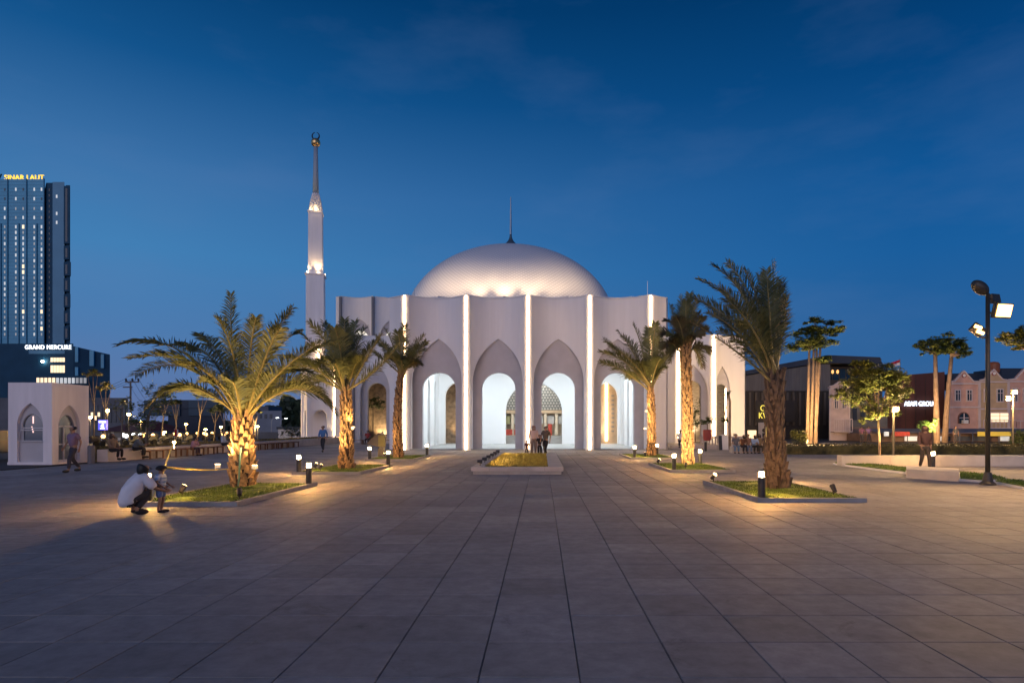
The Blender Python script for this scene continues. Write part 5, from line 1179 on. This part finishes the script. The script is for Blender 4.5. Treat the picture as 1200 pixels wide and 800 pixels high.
q = MB(); q.b2(gx(884.5), gx(930), Yg-.5, Yg-.31, gz(494.5), gz(469)); q.build('sign_board', goldd, gb)
yl2 = mat('lit_gold_lettering', (.8,.65,.1), .5, emit=(1,.8,.12), estr=1.1)
text('sign_lettering', 'GI', gb, (gx(889.3), Yg-.62, gz(481.5)), 6.8*Yg/F, yl2, .1, 1.0, 7.2*Yg/F)
text('sign_lettering', 'KV', gb, (gx(887.6), Yg-.62, gz(490)), 6.8*Yg/F, yl2, .1, 1.0, 9*Yg/F)
q = MB(); q.b2(gx(887), gx(900), Yg-.6, Yg-.51, gz(513), gz(494.8)); q.build('doorway', mat('pale_poster_panel',(.6,.52,.46),.6,.1,1), gb)
q = MB(); q.tube([(gx(893.5), Yg-.62, gz(504)),(gx(893.5), Yg-.66, gz(504))], .28, 12); q.b2(gx(891.5), gx(895.5), Yg-.66, Yg-.62, gz(512), gz(507)); q.build('poster_mark', goldd, gb)
q = MB(); q.b2(gx(876), gx(886), Yg-.1, Yg-.004, 0, gz(504)); q.build('lit_entrance', lit_warm, gb)
# gabled white house with balcony
def gabled(label, x0, x1, Y, ybase, yeave, yapex, wallm, wins, arch=None, balcony=None, name='shophouse', roof=None, cat='shophouse', group=None, depth=12, medallion=None, cornices=()):
    xx = lambda x: px2x(x, Y); zz = lambda y: zat(y, Y); r = empty(name, (xx((x0+x1)/2), Y, 0), label, cat, group)
    q = MB(); skew(q, xx(x0), xx(x1), Y, depth, 0, zz(yeave), (x0-VX)/F+.03); q.build('wall', wallm, r)
    xm = (x0+x1)/2; ww = (x1-x0)
    q = MB(); q.prism_xz([(xx(x0),zz(yeave)+.002),(xx(x1),zz(yeave)+.002),(xx(x1),zz(yeave-2)),(xx(x1-ww*.2),zz(yeave-3)),(xx(xm),zz(yapex)),(xx(x0+ww*.2),zz(yeave-3)),(xx(x0),zz(yeave-2))], Y-.1, Y+.35); q.build('gable', wallm, r)
    trim = mat('pale_trim', (.62,.52,.48), .7, .06, 2)
    q = MB(); pts = [(xx(x0),zz(yeave-2)),(xx(x0+ww*.2),zz(yeave-3)),(xx(xm),zz(yapex)),(xx(x1-ww*.2),zz(yeave-3)),(xx(x1),zz(yeave-2))]
    for a, b_ in zip(pts[:-1], pts[1:]): q.tube([(a[0],Y-.1,a[1]),(b_[0],Y-.1,b_[1])], .11, 5)
    for y in (yeave,)+tuple(cornices): q.b2(xx(x0), xx(x1), Y-.16, Y-.003, zz(y)-.09, zz(y)+.09)
    for x in (x0+.6, x1-.6): q.b2(xx(x)-.07, xx(x)+.07, Y-.13, Y-.004, 0, zz(yeave)-.1)
    q.build('trim', trim, r)
    for wx0, wx1, wy0, wy1, lit in wins:
        q = MB(); q.b2(xx(wx0)-.14, xx(wx1)+.14, Y-.12, Y-.005, zz(wy1)-.14, zz(wy0)+.14); w2 = q.build('window', trim, r)
        q = MB(); q.b2(xx(wx0), xx(wx1), Y-.15, Y-.121, zz(wy1), zz(wy0)); q.build('pane', lit_warm if lit else M['glass'], w2)
        q = MB(); q.b2((xx(wx0)+xx(wx1))/2-.04, (xx(wx0)+xx(wx1))/2+.04, Y-.18, Y-.151, zz(wy1), zz(wy0)); q.b2(xx(wx0), xx(wx1), Y-.181, Y-.152, zz(wy0+(wy1-wy0)*.3)-.03, zz(wy0+(wy1-wy0)*.3)+.03); q.build('sash_bar', trim, w2)
    if arch:
        ax, hw, y0, y1 = arch; q = MB(); rr_ = hw*Y/F; cx_ = xx(ax)
        q.prism_xz([(cx_+rr_*1.25*math.cos(PI*i/14), zz(y0)-rr_+rr_*1.25*math.sin(PI*i/14)) for i in range(15)]+[(cx_-rr_*1.25,zz(y1)),(cx_+rr_*1.25,zz(y1))], Y-.08, Y-.006); w2 = q.build('window', mat('dark_brick_arch',(.16,.07,.045),.8,.2,3), r)
        q = MB(); q.prism_xz([(cx_+rr_*math.cos(PI*i/14), zz(y0)-rr_+rr_*math.sin(PI*i/14)) for i in range(15)]+[(cx_-rr_,zz(y1)),(cx_+rr_,zz(y1))], Y-.11, Y-.081); q.build('pane', M['glass'], w2)
        q = MB(); q.b2(cx_-.05, cx_+.05, Y-.15, Y-.111, zz(y1), zz(y0)); q.b2(cx_-rr_, cx_+rr_, Y-.149, Y-.112, zz(y0)-rr_-.04, zz(y0)-rr_+.04); q.build('sash_bar', trim, w2)
        q = MB(); q.b2(cx_-rr_*.6, cx_+rr_*.5, Y-.5, Y-.16, zz(y1), zz(y1-4)); q.build('air_conditioner', M['white_lamp'], r)
    if balcony:
        b0, b1, y0, y1 = balcony; q = MB(); q.b2(xx(b0), xx(b1), Y-1.0, Y-.01, zz(y1)-.1, zz(y1)); q.build('balcony_slab', trim, r)
        q = MB(); q.b2(xx(b0), xx(b1), Y-1.0, Y-.95, zz(y0)-.04, zz(y0)+.04)
        n = 9
        for k in range(n): x = xx(b0)+(xx(b1)-xx(b0))*k/(n-1); q.b2(x-.03, x+.03, Y-.99, Y-.96, zz(y1), zz(y0)-.04)
        q.build('railing', trim, r)
    if medallion:
        q = MB(); q.tube([(xx(xm),Y-.16,zz(medallion)),(xx(xm),Y-.101,zz(medallion))], .28, 14); mo = q.build('medallion', mat('red_medallion',(.3,.06,.05),.7), r)
        q = MB(); q.tube([(xx(xm),Y-.18,zz(medallion)),(xx(xm),Y-.161,zz(medallion))], .19, 14); q.build('medallion_face', M['white_lamp'], mo)
    return r
gabled('narrow pale gabled house with small balcony beside the bronze hall', 971.5, 995.5, 72, 515, 455, 447, mat('pale_pink_wall',(.58,.45,.4),.8,.12,1), [(978,981,466,478,0),(987,990,466,478,0)], None, (973,994,491,505), 'gabled_house', cat='house', depth=8)
# grey wall block behind the tree
gr = block('grey_house', 'plain grey rendered house wall behind the yellow green tree', 'house', px2x(996,76), px2x(1040,76), 76, 86, zat(470,76), mat('grey_render',(.13,.13,.13),.85,.25,.8))
q = MB(); q.b2(px2x(996,76), px2x(1040,76), 75.9, 75.998, 0, zat(500,76)); q.build('lower_wall', mat('brown_render',(.16,.12,.1),.85,.3,1), gr)
for k in range(4):
    q = MB(); q.b2(px2x(999+k*9,76), px2x(1004+k*9,76), 75.92, 75.997, zat(492,76), zat(478,76)); q.build('shutter', dblue, gr)
q = MB(); q.b2(px2x(1010,120), px2x(1033,120), 120, 124, zat(426,120), zat(420,120)); q.b2(px2x(1026,120), px2x(1034,120), 120, 124, 0, zat(424,120)); tag(q.build('rooftop_tank', dgrey, origin=(px2x(1022,120),120,0)), 'grey rooftop plant tower behind the bronze hall', 'building')
Ya = 82.0; ax_ = lambda x: px2x(x, Ya); az_ = lambda y: zat(y, Ya)
brown = mat('dark_red_brown_cladding', (.1,.035,.025), .75, .12, .5); 
ab = empty('office_block', (ax_(1075), Ya, 0), 'windowless dark red brown block with white lit lettering', 'building')
q = MB(); q.prism_xz([(ax_(1038),0),(ax_(1107),0),(ax_(1107),az_(435.5)),(ax_(1038),az_(441))], Ya, Ya+20)
for p in q.v:
    if p.y > Ya+1: p.x += .6*20
q.build('wall', brown, ab)
for k in range(6):
    q = MB(); q.b2(ax_(1038+k*11.5), ax_(1038+k*11.5)+.05, Ya-.04, Ya-.003, 0, az_(442-.08*k*11)); q.build('panel_joint', goldd, ab)
text('facade_lettering', 'ASAFI GROUP', ab, (ax_(1058.5), Ya-.25, az_(475.6)), 5.4*Ya/F, mat('lit_blue_white_lettering',(.9,.9,1),.5,emit=(.72,.85,1),estr=2.6), .15, 1.05, 36.5*Ya/F)
fl_ = empty('flag_pole', (ax_(1065), Ya+2, az_(438)), 'flagpole with red and white flag on the red brown block', 'flag')
q = MB(); q.tube([(ax_(1065),Ya+2,az_(441)),(ax_(1065),Ya+2,az_(418.5))], .05, 6); q.build('pole', dgrey, fl_)
for nm, dz0, c in (('red_stripe',0,(.5,.03,.05)),('white_stripe',-.36,(.7,.7,.72))):
    q = MB(); n = 8
    for i in range(n):
        f = lambda s: (ax_(1064.6)-1.15*s, Ya+2+.12*math.sin(7*s), az_(419.5)+dz0-.38*s*1.0)
        a, b_ = V(f(i/n)), V(f((i+1)/n)); q.add([a, b_, b_-V((0,0,.36)), a-V((0,0,.36)), a+V((0,.02,0)), b_+V((0,.02,0)), b_+V((0,.02,-.36)), a+V((0,.02,-.36))], [(0,3,2,1),(4,5,6,7)])
    q.build(nm, cmat(c), fl_)
# low shop row below
Yr = 66.0; sx_ = lambda x: px2x(x, Yr); sz_ = lambda y: zat(y, Yr)
sr_ = empty('shop_row', (sx_(1080), Yr, 0), 'row of low shopfronts with awnings, one lit white inside', 'shops')
q = MB(); q.b2(sx_(1022), sx_(1215), Yr, Yr+5.5, 0, sz_(508)); q.build('wall', mat('brown_shop_wall',(.22,.14,.1),.85,.2,1), sr_)
q = MB(); q.add([(sx_(1020),Yr-1.4,sz_(506)),(sx_(1215),Yr-1.4,sz_(506)),(sx_(1215),Yr+.5,sz_(502)),(sx_(1020),Yr+.5,sz_(502)),(sx_(1020),Yr-1.4,sz_(506)-.06),(sx_(1215),Yr-1.4,sz_(506)-.06),(sx_(1215),Yr+.5,sz_(502)-.06),(sx_(1020),Yr+.5,sz_(502)-.06)], [(0,1,2,3),(7,6,5,4),(0,4,5,1),(3,0,4,7),(1,5,6,2)]); q.build('awning', dgrey, sr_)
for a, c_, mm in ((1060,1082,lit_cool),(1099,1105,lit_cool),(1108,1113,M['glass']),(1120,1136,dgrey),(1140,1160,dgrey),(1172,1182,lit_cool)):
    q = MB(); q.b2(sx_(a), sx_(c_), Yr-.12, Yr-.004, .1, sz_(511)); q.build('shop_window', mm, sr_)
for a, c_, mm in ((1036,1056,redm),(1134,1172,mat('lit_yellow_fascia',(.6,.4,.05),.6,emit=(1,.65,.08),estr=.35)),(1027,1032,lit_cool)):
    q = MB(); q.b2(sx_(a), sx_(c_), Yr-1.55, Yr-1.47, sz_(510.5), sz_(505.5)); q.build('fascia_sign', mm, sr_)
for k in range(11):
    q = MB(); x = sx_(1040+k*15); q.tube([(x,Yr-1.3,0),(x,Yr-1.3,sz_(506)-.08)], .06, 6); q.build('post', dgrey, sr_)
pinkw = mat('pink_stucco', (.6,.36,.28), .8, .1, 1.2); ochre = mat('ochre_stucco', (.52,.37,.22), .8, .1, 1.2)
G_ = 'gabled shophouses on the right'
gabled('pink gabled shophouse with red medallion and arched lower window', 1111, 1147, 75, 515, 449.5, 434.5, pinkw, [(1119.5,1124,457.5,469,0),(1133,1137.5,457.5,469,0)], (1129,5.4,484,496), None, group=G_, medallion=440, cornices=(477,))
gabled('ochre gabled shophouse with wide yellow lit window behind the tall lamp post', 1147.2, 1181, 75, 515, 447.5, 433, ochre, [(1153.5,1158,456.5,470,0),(1168.5,1174,456.5,470,0),(1160.5,1184.5-4,484,494,1)], None, (1146,1184,492,501), group=G_, medallion=437.5, cornices=(479,))
gabled('pale pink gabled shophouse cut by the right picture edge', 1181.2, 1222, 75, 515, 447, 430.5, pinkw, [(1187,1191,456,470,0),(1199,1204,456,470,0)], None, (1184,1222,493,502), group=G_, medallion=437, cornices=(479,))
q = MB(); q.b2(px2x(1119,86), px2x(1190,86), 86.5, 92, zat(455,86), zat(437,86)); q.b2(px2x(1176,86), px2x(1225,86), 86.4, 92, zat(455,86), zat(431,86)); tag(q.build('rear_roof', roofm, origin=(px2x(1150,86),86,8)), 'dark flat roof behind the gabled shophouses', 'roof')
q = MB(); q.lathe([(.7,0),(.78,.3),(.78,1.2),(.6,1.45),(.15,1.55)], 14, (px2x(1164,84),84,zat(437,84))); tag(q.build('water_tank', mat('orange_plastic',(.3,.09,.03),.5,.1,2), origin=(px2x(1164,84),84,zat(437,84))), 'round orange water tank on the shophouse roof', 'water tank')
# hedge and low white wall
hm = MB()
for k in range(26000):
    x, y = rg.uniform(14.0,42), rg.uniform(35.4,36.8); z = rg.uniform(.05, .62+.08*noise.noise(V((x*1.5,y,0)))); p = V((x,y,z)); s = rg.uniform(.025,.06); a, b_ = rg.uniform(0,6.3), rg.uniform(-1,1)
    u = V((math.cos(a),math.sin(a),b_*.7))*s; v = V((-math.sin(a)*.6,math.cos(a)*.6,.8))*s*.6; hm.add([p-u,p-v,p+u,p+v],[(0,1,2,3)])
hm.b2(14.1,42,35.6,36.7,0,.5)
hg = empty('hedge', (28,36,0), 'long clipped green hedge along the right plaza edge', 'hedge'); hm.build('foliage', mat('hedge_leaf',(.06,.06,.018),.7,.5,1.5,col2=(.12,.1,.03)), hg)
lww = empty('low_wall', (18.8,25.2,0), 'low white rendered wall in front of the hedge at the right', 'wall')
for k in range(9):
    q = MB(); q.b2(12.2+k*2.0+.004, 14.2+k*2.0-.004, 25.0, 25.4, 0, .43); q.build('wall_block', mat('pale_wall_render',(.5,.47,.45),.8,.12,1.5,.2,20), lww)
# curved grass strips
def strip(label, pts, kerbw=.12):
    ps = [G(x, y) for x, y in pts]; c = sum(ps, V((0,0,0)))/len(ps); r = empty('grass_strip', c, label, 'grass bed', 'grass strips at the right plaza edge')
    q = MB(); q.prism([(p.x,p.y) for p in ps], .0, .07); q.build('kerb', M['white'], r)
    q = MB(); inn = [c+(p-c)*.94 for p in ps]; q.prism([(p.x,p.y) for p in inn], .071, .1); q.build('turf', M['grass'], r)
    q = MB(); xs = [p.x for p in inn]; ys = [p.y for p in inn]; n = 0
    while n < 2200:
        x, y = rg.uniform(min(xs),max(xs)), rg.uniform(min(ys),max(ys)); ins = False
        for i in range(len(inn)):
            a, b_ = inn[i], inn[i-1]
            if (a.y > y) != (b_.y > y) and x < (b_.x-a.x)*(y-a.y)/(b_.y-a.y)+a.x: ins = not ins
        n += 1
        if not ins: continue
        p = V((x,y,.099)); a = rg.uniform(0,6.3); d = V((math.cos(a),math.sin(a),0))*.012; q.add([p-d,p+d,p+V((rg.uniform(-.03,.03),rg.uniform(-.03,.03),rg.uniform(.03,.07)))],[(0,1,2)])
    tag(q.build('grass', M['grass'], r), kind='stuff'); return r
strip('thin curved grass strip around the pale young trunk on the right', [(976,544.2),(1000,547.5),(1030,551.5),(1064,555.5),(1066,551),(1040,547.4),(1010,544.6),(990,543.2)])
strip('thin grass strip between the white kerb block and the tall lamp post', [(1124,563.5),(1150,565.5),(1180,563.8),(1160,559),(1124,555.5)])
strip('grass strip right of the tall lamp post at the picture edge', [(1165,566.5),(1190,571.5),(1222,578),(1222,569),(1190,566),(1172,565)])
kb = empty('kerb_block', G(1095,560), 'white concrete block ending the grass strip at the right', 'kerb block')
a_, b_, c_, d_2 = G(1062,559.5), G(1123.5,564.5), G(1123.5,558.5), G(1062,554.5)
q = MB(); q.prism([(p.x,p.y) for p in (a_, b_, c_, d_2)], 0, .27); q.build('block', mat('pale_concrete',(.5,.46,.43),.8,.12,2,.2,20), kb)
# street trees on the right
def zc(x, y, Y): return P(x, y, Y)
Yq = 58.0; sq_ = Yq/F
lt = []
for xb, xt, yt_ in ((946,948.5,405),(950,954,398),(956,957,408),(955,962,395)):
    lt.append(([P(xb,512,Yq)*1, P((xb+xt)/2,460,Yq), P(xt,yt_,Yq)], .17, .1))
lt = [([V((p[0][0].x, Yq, 0)), p[0][1], p[0][2]], p[1], p[2]) for p in lt]
warm_bark = mat('smooth_tan_bark', (.3,.21,.14), .85, .2, 3, .3, 12)
tree('pulai_tree', 'tall slender tree of four warm lit trunks with layered crown on the right', (px2x(952,Yq),Yq,0), lt, [(P(933,406,Yq),(1.1,.9,.5)),(P(948,400,Yq),(1.5,1.1,.7)),(P(962,402,Yq),(1.2,1,.5)),(P(952,388,Yq),(1.6,1.2,.45)),(P(972,388,Yq),(1.2,1,.35)),(P(983,386,Yq),(.7,.7,.28)),(P(956,376,Yq),(.8,.7,.28)),(P(973,378,Yq),(.8,.7,.25)),(P(966,422,Yq),(1.0,.8,.3)),(P(926,407,Yq),(.55,.5,.3))], 6500, .17, 'leaf', warm_bark, 'slender street trees on the right', 41)
Yv = 60.0
tree('pulai_tree', 'left of two tall single trunk trees before the red brown block', (px2x(1097,Yv),Yv,0), [([V((px2x(1098,Yv),Yv,0)),P(1097,470,Yv),P(1096,415,Yv)],.3,.17)], [(P(1088,404,Yv),(1.0,.9,.5)),(P(1097,400,Yv),(1.3,1,.55)),(P(1105,404,Yv),(1.0,.9,.5)),(P(1096,411,Yv),(1.2,1,.45)),(P(1082,407,Yv),(.6,.6,.3))], 3600, .16, 'leaf', warm_bark, 'slender street trees on the right', 42)
tree('pulai_tree', 'right of two tall single trunk trees, its trunk leaning', (px2x(1108,Yv+2),Yv+2,0), [([V((px2x(1107,Yv+2),Yv+2,0)),P(1110,470,Yv+2),P(1115,418,Yv+2)],.3,.17)], [(P(1112,410,Yv+2),(1.1,.9,.5)),(P(1122,408,Yv+2),(1.1,.9,.55)),(P(1128,414,Yv+2),(.8,.7,.45)),(P(1117,402,Yv+2),(1.0,.9,.4)),(P(1131,408,Yv+2),(.5,.5,.3))], 3200, .16, 'leaf', warm_bark, 'slender street trees on the right', 43)
tree('pulai_tree', 'leafy crown reaching in at the right picture edge beside the lamps', (px2x(1206,50),50,0), [([V((px2x(1208,50),50,0)),P(1207,460,50),P(1205,412,50)],.25,.15)], [(P(1186,399,50),(.9,.8,.45)),(P(1198,393,50),(1.2,1,.7)),(P(1212,396,50),(1.2,1,.7)),(P(1200,404,50),(1.0,.9,.35))], 2600, .15, 'leaf_y', warm_bark, 'slender street trees on the right', 44)
Yz = 25.6
tree('rain_tree', 'pale stemmed tree with spreading yellow green crown on the right grass strip', (px2x(1031,Yz),Yz,0), [([V((px2x(1031,Yz),Yz,.05)),P(1030.5,515,Yz),P(1029,492,Yz)],.055,.045),([P(1029,493,Yz),P(1020,475,Yz),P(1010,462,Yz)],.035,.02),([P(1029,493,Yz),P(1036,470,Yz),P(1045,455,Yz)],.035,.02)],
     [(P(1030,443,Yz),(1.0,.9,.45)),(P(1010,450,Yz),(.8,.8,.4)),(P(1050,450,Yz),(.75,.7,.42)),(P(1022,434,Yz),(.8,.7,.3)),(P(1044,437,Yz),(.75,.7,.3)),(P(992,462,Yz),(.45,.5,.3)),(P(1000,470,Yz),(.35,.4,.28)),(P(1028,462,Yz),(.7,.7,.4)),(P(1025,485,Yz),(.42,.4,.3)),(P(1036,478,Yz),(.4,.4,.35)),(P(1018,478,Yz),(.35,.35,.25)),(P(1048,466,Yz),(.5,.5,.3)),(P(984,460,Yz),(.25,.3,.18))], 15000, .07, 'leaf_y', warm_bark, None, 45)
tree('clipped_shrub', 'round bright green lit shrub behind the person in dusty pink', (px2x(1085,56),56,0), [([V((px2x(1086,56),56,0)),P(1086,505,56)],.08,.06)], [(P(1085,498,56),(.8,.7,.5)),(P(1081,500,56),(.5,.5,.45)),(P(1090,500,56),(.5,.5,.45))], 900, .12, mat('bright_green_leaf',(.08,.16,.03),.6,.3,2), 'bark', None, 46, 'shrub')
tree('leafy_shrub', 'dark shrub right of the tall lamp post beyond the hedge', (px2x(1192,50),50,0), [([V((px2x(1192,50),50,0)),P(1192,518,50)],.06,.05)], [(P(1188,516,50),(.6,.6,.6)),(P(1196,512,50),(.7,.6,.7)),(P(1204,515,50),(.6,.6,.6))], 1100, .12, 'leaf', 'bark', None, 47, 'shrub')
tree('leafy_shrub', 'rounded shrub lit from below left of the slender tree trunks', (px2x(937,52),52,0), [([V((px2x(937,52),52,0)),P(937,515,52)],.06,.05)], [(P(933,514,52),(.6,.6,.6)),(P(940,512,52),(.7,.6,.7))], 900, .12, 'leaf_y', 'bark', None, 48, 'shrub')
tree('potted_plant', 'spiky plant in a tall red pot beside the right wing', (px2x(829,44.6),44.6,0), [([V((px2x(829,44.6),44.6,1.3)),P(829,496,44.6)],.05,.03)], [(P(826,494,44.6),(.3,.3,.2)),(P(832,493,44.6),(.3,.3,.2))], 160, .16, 'leaf', 'bark', None, 49, 'plant')
po = [o for o in C.objects if o.name.startswith('potted_plant')][0]
q = MB(); q.lathe([(.2,.6),(.3,.7),(.33,1.35),(.26,1.4)], 14, (px2x(829,44.6),44.6,0)); q.build('pot', mat('red_ceramic',(.35,.05,.04),.4,.1,4), po)
tree('court_tree', 'small airy tree before the lit arch left of the mosque front', (px2x(437,63.9),63.9,0), [([V((px2x(437,63.9),63.9,0)),P(437,490,63.9),P(437,478,63.9)],.06,.04)], [(P(430,472,63.9),(.7,.5,.5)),(P(440,468,63.9),(.8,.5,.5)),(P(445,476,63.9),(.6,.5,.4))], 700, .16, 'leaf', 'bark', None, 50)
tree('thin_tree', 'bare thin tree trunk in front of the last arch of the right wing', (px2x(855,44),44,0), [([V((px2x(855.5,44),44,0)),P(855,500,44),P(855.5,470,44),P(853,460,44)],.11,.07)], [(P(849,492,44),(.25,.25,.12)),(P(853,461,44),(.2,.2,.15))], 90, .15, 'leaf', warm_bark, None, 51)
tree('court_tree', 'small green tree in front of the arch behind the tied frond palm', (px2x(815,63),63,0), [([V((px2x(815,63),63,0)),P(815,500,63)],.05,.03)], [(P(815,480,63),(.5,.4,1.0)),(P(814,492,63),(.6,.4,.9))], 420, .15, 'leaf', 'bark', None, 52)
# balustrade of the right wing terrace
Yk = 46.0
ba = empty('balustrade', (px2x(830,Yk),Yk,0), 'low pale balustrade in front of the right wing', 'balustrade')
q = MB(); q.b2(px2x(800,Yk), px2x(870,Yk), Yk, Yk+.35, 0, zat(521,Yk)); q.build('base', stone, ba)
q = MB(); q.b2(px2x(820,Yk), px2x(872,Yk), Yk+.05, Yk+.25, zat(513.5,Yk), zat(511,Yk)); q.build('top_rail', stone, ba)
for k in range(15):
    q = MB(); x = px2x(822+k*3.4,Yk); q.b2(x-.05, x+.05, Yk+.1, Yk+.2, zat(521,Yk)+.002, zat(513.5,Yk)-.002); q.build('baluster', stone, ba)
q = MB(); q.b2(px2x(786,Yk-1), px2x(838,Yk-1), Yk-1.4, Yk-.9, 0, .22); tag(q.build('stone_step', stone, origin=(px2x(812,Yk),Yk-1.2,0)), 'low stone step below the balustrade', 'step')
for xx_, lb in ((844.5,'black and white panel board leaning by the balustrade'),):
    r = empty('display_board', (px2x(847,42.5),42.5,0), lb, 'board'); q = MB(); q.box((px2x(849,42.5),42.5,.55),(.5,.06,1.05),0,-.15); q.build('board', M['white_lamp'], r); q = MB(); q.box((px2x(844,42.5),42.45,.5),(.22,.05,1.0),0,-.15); q.build('dark_panel', M['dark_metal'], r)
q = MB(); q.lathe([(.09,0),(.09,.6),(.05,.62)], 10, (px2x(827,40.5),40.5,0)); tag(q.build('dark_post', M['dark_metal'], origin=(px2x(827,40.5),40.5,0)), 'short dark post between the palm with tied fronds and the balustrade', 'post')
# tall lamp post at the right
LX, LY = px2x(1157.5,17), 17.0
lz = lambda y: zat(y, LY); lxx = lambda x: px2x(x, LY)
lp_ = empty('floodlight_post', (LX,LY,0), 'tall dark lamp post at the right with blazing floodlights', 'lamp post')
pg = mat('dark_green_grey_post', (.05,.045,.035), .45, .1, 6)
q = MB(); q.lathe([(.2,0),(.2,.04),(.13,.1),(.085,.35)], 14, (LX,LY,0)); q.build('base', pg, lp_)
q = MB(); q.tube([(LX,LY,.3),(LX,LY,lz(344))], [.062,.052], 12); q.build('pole', pg, lp_, smooth=True)
q = MB(); q.tube([(LX,LY,lz(395)),(lxx(1147),LY-.1,lz(396))], .03, 6); q.tube([(LX,LY,lz(366)),(lxx(1165),LY-.05,lz(368))], .03, 6); q.tube([(LX,LY,lz(347)),(lxx(1174),LY+.3,lz(350))], .03, 6); q.build('arm', pg, lp_)
q = MB(); q.box((lxx(1168.5),LY-.18,lz(365.5)),(.46,.14,.4),0,.25,.05); f1 = q.build('floodlight', pg, lp_)
q = MB(); q.box((lxx(1168.5),LY-.265,lz(366)),(.38,.03,.33),0,.25,.05); q.build('glass', M['flood'], f1)
q = MB(); q.box((lxx(1140.5),LY-.16,lz(387.5)),(.34,.12,.26),0,.25,R(38)); f2 = q.build('floodlight', pg, lp_)
for dx, dy in ((-2,-3),(2,3)):
    q = MB(); q.box((lxx(1140.5+dx*.6),LY-.235,lz(387.8+dy)),(.2,.03,.085),0,.25,R(20)); q.build('glass', M['flood'], f2)
q = MB(); q.ball((lxx(1148.5),LY,lz(337)), .27, 16, 10, (1,.6,.62))
M_ = Matrix.Translation(V((lxx(1148.5),LY,lz(337)))) @ Matrix.Rotation(R(38),4,'Y') @ Matrix.Translation(-V((lxx(1148.5),LY,lz(337)))); q.v = [M_ @ p for p in q.v]
q.tube([(LX,LY,lz(346)),(lxx(1156),LY,lz(342))], .05, 6); q.build('lamp_head', pg, lp_, smooth=True)
q = MB(); q.box((lxx(1176),LY+.35,lz(347)),(.3,.14,.24),.3,-.2); q.build('floodlight', pg, lp_)
lamp('SPOT', 'flood_beam', lp_, (lxx(1168.5),LY-.32,lz(367)), 1450, (1,.58,.23), (10,10.5,0), .15, 140, .8)
lamp('SPOT', 'flood_beam', lp_, (lxx(1140),LY-.3,lz(389)), 800, (1,.58,.23), (6,13,0), .12, 130, .8)
lamp('SPOT', 'flood_beam', lp_, (lxx(1176),LY+.5,lz(348)), 1500, (1,.62,.27), (16,30,0), .12, 140, .8)
def lpost(x, yl, Y, label, two=None, power=1300):
    r = empty('street_lamp', (px2x(x,Y),Y,0), label, 'street lamp', 'amber street lamps on the right'); q = MB(); q.tube([(px2x(x,Y),Y,0),(px2x(x,Y),Y,zat(yl,Y))], [.06,.045], 8); q.build('post', pg, r)
    for xx2, yy2 in [(x, yl)]+(two or []):
        q = MB(); q.box((px2x(xx2,Y),Y-.08,zat(yy2,Y)+.1),(.3,.18,.26)); h_ = q.build('lamp_head', pg, r)
        q = MB(); q.box((px2x(xx2,Y),Y-.2,zat(yy2,Y)+.1),(.22,.03,.19)); q.build('glass', M['small_lamp'], h_)
        lamp('POINT', 'light', r, (px2x(xx2,Y),Y-.4,zat(yy2,Y)), power, (1,.6,.24), None, .12)
    return r
lpost(1047, 482, 27.2, 'amber street lamp between the yellow green tree and the red brown block', None, 520)
lpost(1187, 461, 40, 'amber street lamp with two heads in front of the right shophouse', [(1179.5,468.5)], 2600)
lamp('POINT', 'tree_fill_light', [o for o in C.objects if o.name.startswith('pulai_tree')][0], (px2x(953,Yq-4.5),Yq-4.5,1.5), 4200, (1,.62,.27), None, .1)  # added light without a fixture, set forward to brighten the tree evenly
lamp('POINT', 'tree_fill_light', [o for o in C.objects if o.name.startswith('pulai_tree')][1], (px2x(1102,Yv-5),Yv-5,1.5), 4200, (1,.62,.3), None, .1)  # added light without a fixture for the two single trunk trees
lamp('SPOT', 'tree_fill_light', [o for o in C.objects if o.name.startswith('rain_tree')][0], (px2x(1033,Yz),Yz-.95,.35), 1300, (1,.78,.3), P(1028,455,Yz), .1, 80, .8)  # added spot without a fixture, brightens the crown
lamp('SPOT', 'tree_fill_light', [o for o in C.objects if o.name.startswith('rain_tree')][0], (px2x(1010,Yz),Yz-.85,.35), 700, (1,.78,.3), P(1008,455,Yz), .1, 80, .8)  # second added spot, for the left of the crown
# passers-by far beyond the hedge
for x, Y, c, lb in ((1010,62,(.2,.08,.14),'person in plum beyond the hedge, left of the pale tree trunk'), (1018,62,(.25,.15,.3),'person in violet beyond the hedge beside the one in plum'), (1120,60,(.05,.05,.06),'person in black by the shopfronts beyond the hedge')):
    person((px2x(x,Y),Y,0), R(160), 'stand', lb, c, (.03,.03,.04), .98)
bpy.context.view_layer.update()
